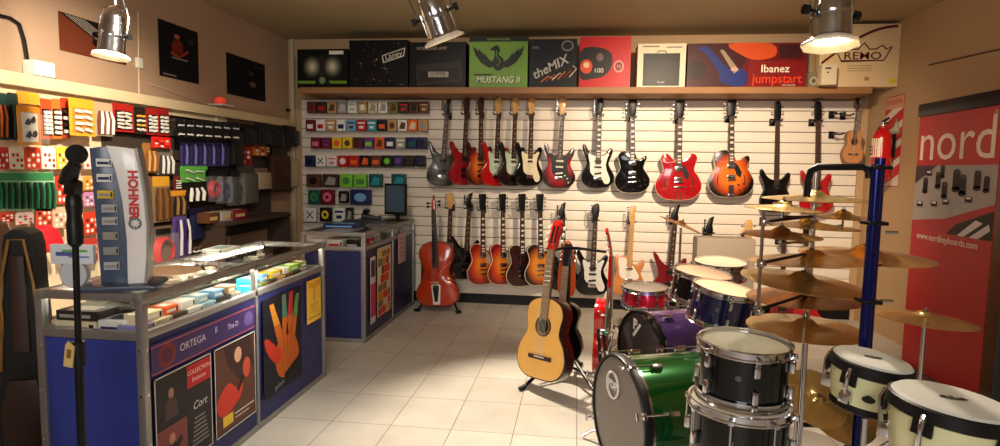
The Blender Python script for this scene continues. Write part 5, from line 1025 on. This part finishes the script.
b.text('nord', .0, .06+BH_*.885, f-.002, .37, rm((236, 214, 196)), squash=1.12, bold=.0); b.text('\u00ae', bw*.44, .06+BH_*.97, f-.002, .04, rm((230, 210, 196)))
b.text('www.nordkeyboards.com', -.02, .06+BH_*.525, f-.002, .062, rm((230, 206, 196)), bold=.001)
b.obj('printed_sheet', t); b = MB(); b.box(0, .0, .06+BH_+.03, bw+.02, .035, .09, BLACKM, bev=.012); b.obj('top_rail', t); b = MB(); b.prism([(-bw/2-.02, 0), (bw/2+.02, 0), (bw/2+.02, .06), (-bw/2-.02, .06)], -.06, .06, ALUD, bev=.01); b.obj('base_cassette', t)
MB().cyl((0, .03, .05), (0, .02, BH_+.06), .01, ALU, n=8).obj('support_pole', t)
# speaker cabinet at the right edge
sp = thing('speaker_cabinet', 'black speaker cabinet with a dark grille at the right edge of the picture', 'speaker', (2.08, 2.72, 0), (0, 0, -1.0))
MB().box(0, .0, .62, .42, .36, 1.2, SATIN, bev=.012).obj('cabinet', sp)
b = MB(); b.box(0, -.186, .60, .37, .012, 1.08, mat('grille', (30, 28, 27), .6, .4, noise=.6, scale=160, bump=.6), bev=.003); b.obj('grille', sp)
for sx in (-1, 1):
    for z in (.035, 1.2): MB().box(sx*.19, -.16, z, .05, .05, .05, BLACK, bev=.01).obj('corner_guard', sp)
for i, (x0, y0_, x1, y1, c1, c2, s, l) in enumerate(((0, 212, 14, 222, (196, 60, 40), (236, 220, 200), 'picks', 'small red pack at the left edge just above the gig bags'), (16, 212, 34, 224, (224, 200, 190), (196, 60, 70), 'picks', 'pale pink pack left of the orange-red one above the cushion'),
    (60, 236, 82, 262, (206, 190, 170), (150, 60, 40), 'sticks', 'beige pack with brown rods behind the microphone pole'), (84, 238, 98, 262, (186, 60, 50), (236, 210, 190), 'picks', 'dull red pack low behind the microphone pole'),
    (225, 208, 236, 226, (34, 30, 30), (70, 60, 56), 'sticks', 'narrow dark pack under the black cable coil'), (190, 240, 203, 262, (60, 44, 36), (120, 84, 60), 'bars', 'brown pack below the navy bag with the gold emblem'), (174, 176, 181, 190, (120, 40, 40), (220, 200, 180), 'bars', 'tiny dark red pack left of the green-headed pack'))):
    card(x0, y0_, x1, y1, l, c1, c2, s, dark=tuple(int(v*.5) for v in c1))
# ------------------------------------------------------------ drums
CLR = filmmat('drum_clear_skin', (230, 228, 214), .25); SKIN = mat('drum_skin', (226, 218, 196), .55, noise=.05, scale=10); PEACH = mat('coated_skin', (214, 178, 146), .6, noise=.06, scale=10)
def spangle(name, c, r=.22): return mat(name, c, r, .35, noise=.12, scale=60, coat=.8)
def drum(label, loc, rot, R, D, shellm, skinm, nlug=6, name='tom_drum', interior=True, hoop=CHROME, cat='drum', bottom=True, badge=True, scale=1, group=None, wide=False):
    """axis = local Z, origin at the bottom rim"""
    t = thing(name, label, cat, loc, rot, group, scale)
    b = MB(); b.lathe([(R-.006, .004), (R, .004), (R, D-.004), (R-.006, D-.004), (R-.006, .004)], shellm, 48); b.obj('shell', t)
    if interior: b = MB(); b.lathe([(R-.0065, D-.006), (R-.0065, .01), (0, .01)], mat('drum_inside', (212, 206, 180), .6), 48); b.obj('inner_lining', t)
    b = MB(); b.lathe([(0, D+.002), (R-.004, D+.002), (R+.004, D-.004), (R+.004, D-.012)], skinm, 48); b.obj('batter_head', t)
    for z, s in ((D, 1), (0, -1)) if bottom else ((D, 1),):
        h = MB(); h.lathe([(R+.003, z-s*.022), (R+.012, z-s*.022), (R+.012, z-s*.018), (R+.007, z-s*.014), (R+.007, z+s*.004), (R+.011, z+s*.008), (R+.004, z+s*.009), (R+.003, z-s*.022)], hoop, 48); h.obj('hoop', t)
    for k in range(nlug):
        a = 2*PI*(k+.5)/nlug; ca, sa = math.cos(a), math.sin(a)
        for zz in ((D*.74, D*.26) if bottom else (D*.6,)):
            b = MB(); b.M = Matrix.Rotation(a, 4, 'Z'); b.box(R+.010, 0, zz, .02, .02, .045, hoop, bev=.006); b.cyl((R+.014, 0, zz), (R+.014, 0, D-.01 if zz > D/2 else .01), .0035, hoop, n=6)
            b.box(R+.015, 0, (D-.014) if zz > D/2 else .014, .016, .02, .018, hoop, bev=.004); b.obj('lug', t)
    if badge: b = MB(); b.M = Matrix.Rotation(-PI/2-.35, 4, 'Z'); b.cyl((R-.002, 0, D*.55), (R+.002, 0, D*.55), .010, mat('badge_grey', (96, 92, 92), .4, .6), n=16); b.obj('badge', t)
    return t
def bassdrum(label, frontc, R, D, yaw, shellm, skinm, logo, logopos, sunk=0):
    """local: axis along local +Y from the front head; origin on floor below front head"""
    t = thing('bass_drum', label, 'drum', (frontc.x, frontc.y, 0), (0, 0, yaw)); zc = frontc.z
    def L(b, prof, m, n=56): 
        b.M = Matrix.Translation((0, 0, zc)) @ Matrix.Rotation(-PI/2, 4, 'X'); b.lathe(prof, m, n); return b
    L(MB(), [(R-.008, .01), (R, .01), (R, D-.01), (R-.008, D-.01), (R-.008, .01)], shellm).obj('shell', t)
    L(MB(), [(0, .002), (R-.006, .002), (R-.002, .008)], skinm).obj('front_head', t)
    L(MB(), [(0, D-.002), (R-.006, D-.002), (R-.002, D-.008)], SKIN).obj('batter_head', t)
    hm = BLACK
    for z, s in ((-.005, 1), (D+.005, -1)):
        L(MB(), [(R-.004, z+s*.0), (R+.010, z), (R+.014, z+s*.01), (R+.014, z+s*.035), (R+.002, z+s*.037), (R-.004, z)], hm).obj('hoop', t)
        L(MB(), [(R+.001, z+s*.038), (R+.010, z+s*.038), (R+.010, z+s*.050), (R+.001, z+s*.050)], CHROME).obj('rim_band', t)
    for k in range(8):
        a = 2*PI*(k+.5)/8
        for zz, e in ((.13, -.004), (D-.13, D+.004)):
            b = MB(); b.M = Matrix.Translation((0, 0, zc)) @ Matrix.Rotation(-PI/2, 4, 'X') @ Matrix.Rotation(a, 4, 'Z')
            b.box(R+.012, 0, zz, .024, .022, .055, CHROME, bev=.006); b.cyl((R+.02, 0, zz), (R+.02, 0, e), .004, CHROME, n=6)
            b.box(R+.017, 0, e, .02, .03, .014, CHROME, bev=.003); b.cyl((R+.02, 0, e), (R+.02, 0, e-.035 if e < .1 else e+.035), .005, CHROME, n=6); b.box(R+.02, 0, e-.035 if e < .1 else e+.035, .012, .034, .008, CHROME, bev=.002); b.obj('claw_hook', t)
    for s in (-1, 1): MB().tube([(s*R*.80, .15, zc-R*.55), (s*(R+.10), .04, .05), (s*(R+.13), .0, .012)], .009, CHROME, n=8).obj('spur', t)
    b = MB(); WL = rgb((226, 222, 214)); lx, lz = logopos
    if logo == 'PDP':
        b.torus((lx, -.004, zc+lz), .06, .006, WL, axis='Y', n=24, k=5); b.text('PDP', lx, zc+lz, -.005, .052, WL, bold=.002)
    else: b.poly([(lx-.05, zc+lz-.04), (lx-.03, zc+lz-.05), (lx+.05, zc+lz+.04), (lx+.03, zc+lz+.05)], -.004, WL); b.text('P', lx-.02, zc+lz+.03, -.005, .09, WL, bold=.004)
    b.obj('head_logo', t); return t
GREEN = mat('green_sparkle_shell', (6, 78, 26), .2, .6, noise=.2, scale=90, coat=.8); PURP = mat('purple_sparkle_shell', (84, 60, 118), .24, .4, noise=.12, scale=80, coat=.6); NAVY = mat('navy_sparkle_shell', (18, 22, 66), .18, .3, noise=.2, scale=80, coat=.8); BKG = mat('black_green_shell', (5, 11, 10), .16, .0, coat=.3, spec=.35)
DARKHEAD = mat('grey_bass_head', (104, 94, 92), .3, noise=.05); DARKHEAD2 = mat('smoked_bass_head', (64, 60, 60), .25, noise=.2, scale=6)
# yaw: local -Y (front head) faces mostly toward -X and camera
def toppos(px, py, Y, D): q = P(px, py, Y=Y); return Vector((q.x, q.y, q.z-D))
gq = P(617, 419, Y=2.7); gq.z = .284
bassdrum('large green sparkle bass drum with a pale round logo, in the foreground', gq, .27, .50, -1.2, GREEN, DARKHEAD, 'PDP', (-.05, .13))
gq = P(639, 354, Y=3.72); gq.z = .275
bassdrum('purple bass drum with black hoop behind the green one', gq, .255, .42, -1.13, PURP, DARKHEAD2, 'P', (-.03, .14))
drum('black tom with clear open-looking head, stacked on the floor tom', toppos(743.5, 341.5, 2.1, .185), (.03, .02, 0), .143, .185, BKG, CLR, 6, scale=1)
fp = toppos(737.5, 401, 2.08, 0)
ft = drum('black floor tom with a wide chrome hoop under the black tom', (fp.x, fp.y, fp.z-.43), (.0, .02, 0), .160, .43, BKG, SKIN, 8, name='floor_tom', interior=False)
for k in range(3):
    a = k*2*PI/3+.4; MB().tube([(.175*math.cos(a), .175*math.sin(a), .2), (.175*math.cos(a), .175*math.sin(a), -.12), (.19*math.cos(a), .19*math.sin(a), -(fp.z-.43))], .007, CHROME, n=8).obj('leg', ft)
nv = drum('navy sparkle tom with peach head, nearer of the two mounted over the purple bass drum', toppos(719, 287.5, 3.2, .18), (.08, .15, 0), .150, .18, NAVY, PEACH, 6, interior=False, scale=1.0)
nv2 = drum('black tom with peach head, farther of the two mounted over the purple bass drum', toppos(699, 272, 3.55, .16), (.08, .12, 0), .155, .16, DBLK, PEACH, 6, interior=False)
WS = toppos(720, 262, 4.2, .10); drum('white-topped snare drum behind the navy tom', WS, (.07, -.04, .5), .165, .10, mat('steel_shell', (150, 146, 140), .3, .9), SKIN, 8, name='snare_drum', interior=False)
RS = toppos(645, 287, 4.4, .13); drum('red snare drum with chrome hoops standing left of the navy tom', RS, (.05, 0, 0), .155, .13, mat('red_sparkle_shell', (190, 24, 40), .2, .4, coat=.8, noise=.1, scale=60), mat('grey_skin', (150, 140, 130), .5), 8, name='snare_drum', interior=False)
def tripod(label, base, h, top=None, spread=.28, name='cymbal_stand', rz=0, cat='stand', r=.011, tilt=0, group=None):
    t = thing(name, label, cat, (base[0], base[1], 0), (0, 0, rz), group)
    MB().cyl((0, 0, .08), (0, 0, h*.55), r*1.25, CHROME, n=12).obj('lower_tube', t); MB().cyl((0, 0, h*.53), (0, 0, h), r*.8, CHROME, n=12).obj('upper_tube', t)
    b = MB(); b.cyl((0, 0, h*.53), (0, 0, h*.57), r*1.8, CHROME, n=12); b.box(r*2.6, 0, h*.55, r*3, .012, .02, CHROME, bev=.003); b.obj('clamp', t)
    b = MB(); b.cyl((0, 0, .26), (0, 0, .31), r*1.8, BLACK, n=12); b.obj('leg_collar', t)
    for k in range(3):
        a = k*2*PI/3+.5; l = MB(); l.tube([(r*math.cos(a), r*math.sin(a), .29), (spread*math.cos(a), spread*math.sin(a), .02)], .008, CHROME, n=8); lo = l.obj('leg', t)
        MB().cyl((spread*.96*math.cos(a), spread*.96*math.sin(a), .035), (spread*1.03*math.cos(a), spread*1.03*math.sin(a), .002), .014, BLACK, n=8).obj('rubber_foot', lo)
    return t
tripod('chrome stand under the red snare drum', (RS.x, RS.y), RS.z-.01, name='snare_stand')
tripod('chrome stand under the white-topped snare drum', (WS.x, WS.y), WS.z-.01, name='snare_stand', spread=.24)
# tom mount between purple drum and toms
t = thing('tom_mount', 'chrome double tom holder rising from the purple bass drum', 'drum hardware', (.70, 3.66, .545))
MB().cyl((0, 0, 0), (0, 0, .24), .014, CHROME, n=12).obj('post', t); MB().box(0, 0, .18, .06, .05, .05, CHROME, bev=.01).obj('clamp_block', t)
for q_ in ((.0, -.26, .12), (-.02, .0, .20)): MB().tube([(0, 0, .2), (q_[0]*.5, q_[1]*.5, .21), q_], .011, CHROME, n=8).obj('arm', t)
for k in range(4): MB().box(-.03+.02*k, -.03, .08+.05*(k % 3), .035, .014, .022, CHROME, bev=.004).obj('wing_nut', t)

# ------------------------------------------------------------ cymbals
def bronze(name, c, rough=.22):
    if name in _M: return _M[name]
    m = bpy.data.materials.new(name); m.use_nodes = True; nt = m.node_tree; b = nt.nodes['Principled BSDF']; L = nt.links.new
    tc = nt.nodes.new('ShaderNodeTexCoord'); mp = nt.nodes.new('ShaderNodeMapping'); mp.inputs['Scale'].default_value = (1, 1, 0); ln = nt.nodes.new('ShaderNodeVectorMath'); ln.operation = 'LENGTH'
    mu = nt.nodes.new('ShaderNodeMath'); mu.operation = 'MULTIPLY'; mu.inputs[1].default_value = 700; sn = nt.nodes.new('ShaderNodeMath'); sn.operation = 'SINE'
    n = nt.nodes.new('ShaderNodeTexNoise'); n.inputs['Scale'].default_value = 9
    bp = nt.nodes.new('ShaderNodeBump'); bp.inputs['Strength'].default_value = .35; bp.inputs['Distance'].default_value = .0008
    mx = nt.nodes.new('ShaderNodeMix'); mx.data_type = 'RGBA'; cc = lin(c); mx.inputs[6].default_value = cc; mx.inputs[7].default_value = tuple(v*.42 for v in cc[:3])+(1,)
    L(tc.outputs['Object'], mp.inputs[0]); L(mp.outputs[0], ln.inputs[0]); L(ln.outputs['Value'], mu.inputs[0]); L(mu.outputs[0], sn.inputs[0]); L(sn.outputs[0], bp.inputs['Height']); L(bp.outputs[0], b.inputs['Normal'])
    L(tc.outputs['Object'], n.inputs['Vector']); L(n.outputs['Fac'], mx.inputs[0]); L(mx.outputs[2], b.inputs['Base Color'])
    b.inputs['Metallic'].default_value = .92; b.inputs['Roughness'].default_value = rough
    tg = nt.nodes.new('ShaderNodeTangent'); tg.direction_type = 'RADIAL'; tg.axis = 'Z'; b.inputs['Anisotropic'].default_value = .75; L(tg.outputs[0], b.inputs['Tangent'])
    _M[name] = m; return m
BRZ = bronze('bronze', (250, 206, 128), .17); BRZ2 = bronze('dark_bronze', (222, 164, 100), .24); BRZ3 = bronze('bright_bronze', (255, 224, 150), .15)
def cymbal(label, x0, x1, py, Y, m, rot=(0, 0, 0), name='cymbal', group=None, felt=True):
    p = P((x0+x1)/2, py, Y=Y); R = (x1-x0)/2*((p-CAM_LOC).dot(FW))/F_PX*.93; k = max(R/.2, .8); t = thing(name, label, 'cymbal', p, rot, group)
    pr = [(.006, .038*k), (.02*k, .036*k), (.032*k, .029*k), (.040*k, .021*k), (.050*k, .017*k), (R*.55, .011*k), (R*.85, .004*k), (R, 0), (R, -.0015), (R*.85, .0025*k), (R*.55, .0095*k), (.050*k, .0155*k), (.040*k, .019*k), (.032*k, .027*k), (.02*k, .034*k), (.006, .036*k)]
    b = MB(); b.lathe(pr, m, 64); b.obj('bronze_plate', t)
    if felt: b = MB(); b.cyl((0, 0, .036*k), (0, 0, .036*k+.006), .009, mat('felt', (60, 54, 50), .95), n=12); b.cyl((0, 0, .036*k+.006), (0, 0, .036*k+.018), .004, CHROME, n=8); b.obj('wing_nut', t)
    return p
TY = 2.42
CG = [
 ('pale thin top cymbal with a bright bell, highest on the display tree', 762, 867, 199, TY, BRZ3, (.02, .0, 0)),
 ('wide thin cymbal second from the top on the left of the display tree', 744, 822, 209, TY-.12, BRZ, (.02, .04, 0)),
 ('cymbal with a bright bell just below the top one, on the right', 806, 880, 218, TY+.1, BRZ, (.0, .03, 0)),
 ('thin bronze cymbal with a bright bell in the centre of the tree', 760, 858, 226, TY+.02, BRZ3, (.0, .04, 0)),
 ('dark brown cymbal with a deep edge on the left of the tree', 740, 822, 235, TY-.14, BRZ2, (.03, .03, 0)),
 ('wide cymbal on the left half of the tree, just above the big tilted ones', 748, 876, 260, TY-.02, BRZ, (-.03, -.05, 0)),
 ('wide cymbal passing behind the blue post toward the banner', 800, 930, 256, TY+.1, BRZ, (.03, .02, 0)),
 ('big gold cymbal tilted toward the viewer in the middle of the tree', 740, 864, 282, TY-.06, BRZ3, (.06, .08, 0)),
 ('darker cymbal just below the big tilted gold one', 746, 868, 297, TY+.04, BRZ2, (.0, -.05, 0)),
 ('conical bright cymbal above the black tom, lowest on the tree', 746, 863, 328, TY-.08, BRZ3, (.03, .0, 0)),
]
CP = [cymbal(*a, name='cymbal') for a in CG]
eq = cymbal('dark cymbal seen edge-on, left of the white-topped snare', 656, 706, 225, 4.5, BRZ2, (.02, .38, 0))
c11 = cymbal('single cymbal on its own stand in front of the red banner', 877, 973, 319, 2.75, BRZ, (.0, .05, 0))
tripod('chrome stand of the single cymbal before the banner', (c11.x, c11.y), c11.z+.03)
cymbal('large golden cymbal lying slanted low behind the black tom', 782, 850, 398, 2.75, BRZ3, (.75, .2, 0))
cymbal('golden cymbal leaning behind the slanted one near the floor', 800, 880, 410, 3.0, BRZ, (.65, .25, 0))
tripod('dark thin stand holding the edge-on cymbal', (eq.x, eq.y), eq.z-.02, spread=.2)
# cymbal tree: centre pole with arms, plus blue rack post
cx_ = P(806, 330, Y=TY); sdx = P(762, 240, Y=TY-.33).x-cx_.x; t = thing('cymbal_tree', 'chrome pole with side arms that carries the stacked cymbals', 'stand', (cx_.x, TY, 0))
MB().cyl((0, 0, .04), (0, 0, 1.42), .011, CHROME, n=12).obj('centre_pole', t)
MB().cyl((sdx, -.33, .92), (sdx, -.33, 1.28), .006, CHROME, n=10).obj('side_pole', t)
for q in CP:
    dx_, dy_ = q.x-cx_.x, q.y-TY
    if math.hypot(dx_, dy_) > .03: MB().tube([(0, 0, q.z-.035), (dx_, dy_, q.z-.03), (dx_, dy_, q.z+.035)], .005, CHROME, n=6).obj('cymbal_arm', t)
for z in (.94, 1.10, 1.24): MB().cyl((sdx, -.33, z), (0, .0, z), .006, BLACKM, n=8).obj('cross_arm', t)
for z in (.94, 1.10, 1.24): b = MB(); b.cyl((sdx, -.33, z-.015), (sdx, -.33, z+.015), .012, CHROME, n=10); b.box(sdx, -.36, z, .02, .014, .014, CHROME, bev=.003); b.obj('clamp', t)
for k in range(3): a = k*2*PI/3+.3; MB().tube([(0, 0, .3), (.2*math.cos(a), .2*math.sin(a), .012)], .01, CHROME, n=8).obj('leg', t)
pt, pb = P(880, 158, Y=2.02), P(863, 446, Y=2.02); BLP = mat('blue_anodised', (18, 24, 92), .22, .6)
t = thing('rack_post', 'shiny blue metal rack post standing between the cymbals and the banner', 'rack post', (pt.x-.002, 2.02, 0))
b = MB(); b.prism([(-.033, 0), (.033, 0), (.033, pt.z), (-.033, pt.z)], -.012, .012, BLP, bev=.008) if False else b.cyl((-.010, -.01, .02), (-.010, -.01, pt.z-.02), .016, BLP, n=16); b.obj('front_tube', t)
MB().cyl((.012, .02, .02), (.012, .02, pt.z), .016, BLP, n=16).obj('rear_tube', t)
for z in (.1, .5, .75, 1.0, 1.25, pt.z-.03): b = MB(); b.box(0, .005, z, .058, .07, .012, BLACKM, bev=.004); b.obj('collar', t)
for z in (1.22, 1.0, .8): b = MB(); b.cyl((.04, .01, z), (.075, .01, z), .006, CHROME, n=8); b.obj('rod_stub', t)
b = MB(); b.cyl((0, 0, 0), (0, 0, .02), .12, BLACKM, n=24); b.obj('floor_plate', t)
o = MB(); q_ = [P(x, y, Y=2.02)-t.location for x, y in ((869, 178), (868, 170), (862, 167), (840, 167), (818, 167), (811, 171), (808, 180), (807, 197))]; o.tube([tuple(v) for v in q_], .011, BLACKM, n=8); o.obj('curved_bar', t)
# congas
IV = mat('ivory_shell', (206, 204, 158), .3, coat=.4, noise=.05); GSK = mat('grey_white_skin', (188, 190, 184), .55, noise=.05, scale=8)
def conga(label, px, py, Y, R, D, rot):
    p = P(px, py, Y=Y); t = thing('conga_drum', label, 'drum', p, rot)
    b = MB(); b.lathe([(R*.80, -D), (R*.93, -D*.6), (R*.98, -D*.2), (R*.98, -.01)], IV, 48); b.obj('shell', t)
    b = MB(); b.lathe([(0, .002), (R*.93, .001), (R, -.006), (R*1.01, -.02)], GSK, 48); b.obj('head', t)
    b = MB(); b.lathe([(R*1.0, -.004), (R*1.05, -.008), (R*1.06, -.036), (R*1.0, -.040), (R*1.0, -.01)], BLACK, 48); b.obj('rim', t)
    b = MB(); b.lathe([(R*.78, -D-.004), (R*.84, -D), (R*.845, -D+.03), (R*.82, -D+.035)], BLACK, 48); b.obj('bottom_band', t)
    for k in range(5):
        a = -PI/2-.9+k*2*PI/5; l = MB(); l.M = Matrix.Rotation(a, 4, 'Z'); l.prism([(R*.99, -.07), (R*1.04, -.03), (R*1.07, -.07)], -.022, .022, BLACK); l.tube([(R*1.06, 0, -.02), (R*1.12, 0, -.045), (R*1.08, 0, -.09), (R*1.03, 0, -D*.7)], .006, CHROME, n=8); l.box(R*.97, 0, -D*.7, .03, .03, .04, CHROME, bev=.006); l.obj('tension_hook', t)
    b = MB(); b.M = Matrix.Rotation(.0, 4, 'Z'); b.M = Matrix.Rotation(0, 4, 'X')
    pts = [(.25*R*math.cos(a), .10*R*math.sin(a)) for a in [i*PI/10 for i in range(20)]]; b.add([(x, y+R*.0, .0035) for x, y in pts], [list(range(20))], rgb((40, 36, 34)))
    b.M = Matrix.Rotation(PI/2, 4, 'X').inverted() if False else Matrix.Translation((0, 0, .0045)) @ Matrix.Rotation(-PI/2, 4, 'X'); b.text('LP', 0, 0, 0, R*.17, rgb((200, 196, 180)), squash=1.6); b.obj('printed_logo', t)
    b = MB(); b.M = Matrix.Rotation(-PI/2-.35, 4, 'Z') @ Matrix.Translation((R*.955, 0, -D*.62)) @ Matrix.Rotation(PI/2, 4, 'Z'); b.disc(0, 0, .017, .010, -.006, rgb((30, 28, 26)), 18); b.cyl((0, -.004, 0), (0, .004, 0), .01, rgb((30, 28, 26))); b.obj('badge', t)
    return p
cA = conga('smaller cream conga with pale head and black rim, left of the pair', 873, 358, 1.84, .104, .15, (.06, .12, 0))
cB = conga('larger cream conga with pale head and black rim at the right edge', 953, 399, 1.54, .128, .18, (.02, .09, 0))
tripod('chrome stand carrying the smaller conga', (cA.x+.0, cA.y+.02), cA.z-.19, name='conga_stand', spread=.24); tripod('chrome stand carrying the larger conga', (cB.x+.0, cB.y+.02), cB.z-.22, name='conga_stand', spread=.24)

# ------------------------------------------------------------ guitar stand with the black and red acoustics
base = P(560, 385, Z=0)
t = thing('guitar_stand', 'black tubular floor stand carrying the acoustic guitars', 'stand', (-.04, 4.0, 0))
MB().cyl((0, 0, .05), (0, .04, .90), .012, BLACKM, n=10).obj('upright', t)
for e in ((-.27, -.30, .015), (.22, -.46, .015), (.10, .24, .015)): 
    l = MB(); l.cyl((0, 0, .2), e, .011, BLACKM, n=8); lo = l.obj('leg', t); MB().cyl((e[0]*.95, e[1]*.95, .022), (e[0]*1.06, e[1]*1.06, .014), .015, BLACK, n=8).obj('foot', lo)
MB().tube([(-.15, -.16, .87), (-.05, .0, .88), (.05, .04, .88), (.24, -.04, .87)], .009, BLACKM, n=8).obj('yoke_bar', t)
MB().tube([(-.18, -.17, .05), (-.12, -.10, .05), (0, 0, .08), (.14, -.08, .06), (.2, -.2, .10)], .009, BLACKM, n=8).obj('lower_support', t)
acoustic('acoustic_guitar', 'guitar', 'black-bodied acoustic guitar on the stand just behind the classical one', (-.09, 4.02, .11), .82, (-.05, .05, -.25), DBLK, DBLK, BLACK, CHROME)
acoustic('acoustic_guitar', 'guitar', 'glossy red acoustic guitar turned edge-on beside the black-bodied one', (.19, 3.90, .10), .96, (0, -.045, 1.45), RED, RED, REDT, PEARL)
p_ = P(578, 280, Y=4.25); b = MB(); b.prism(smooth([(-.05, -.16), (.05, -.16), (.06, 0), (.03, .2), (-.03, .2), (-.06, 0)], 3), -.02, .02, mat('orange_body', (206, 84, 24), .3, coat=.4), bev=.006)
tag(b.obj('orange_case'), 'narrow orange shape between the classical guitar neck and the black body', 'case', P(567, 272, Y=4.20))
q = P(600, 395, Y=3.35); t = thing('folding_music_stand', 'tangled chrome folded stand legs left of the bass drums', 'stand', (q.x, 3.35, 0))
for k, (x, y, x2, y2, z2) in enumerate(((-.02, .05, .02, -.2, .012), (.06, 0, -.04, .15, .012), (0, 0, .1, -.05, .012), (.0, .02, .03, .02, .75))):
    MB().cyl((x, y, .5 if k < 3 else .02), (x2, y2, z2), .009, CHROME if k % 2 else BLACKM, n=8).obj('tube', t)
for z in (.5, .3, .12): MB().box(.01, 0, z, .05, .03, .03, CHROME, bev=.006).obj('clamp', t)
t = thing('floor_cable', 'x', 'cable'); bpy.data.objects.remove(t)
b = MB(); q_ = [P(x, y, Z=.012) for x, y in ((795, 424), (815, 424), (850, 426), (880, 428))]; b.tube([tuple(v) for v in q_], .012, BLACK, n=8); tag(b.obj('stand_leg_bar'), 'black flat bar lying on the floor below the golden cymbals', 'bar')
b = MB(); gp = P(724, 237, Y=5.3); b.box(0, 0, gp.z/2, .48, .2, gp.z, mat('grey_case', (150, 136, 120), .6), bev=.02); tag(b.obj('grey_case'), 'pale grey upright case standing behind the white-topped snare', 'case', (gp.x, 5.3, 0))
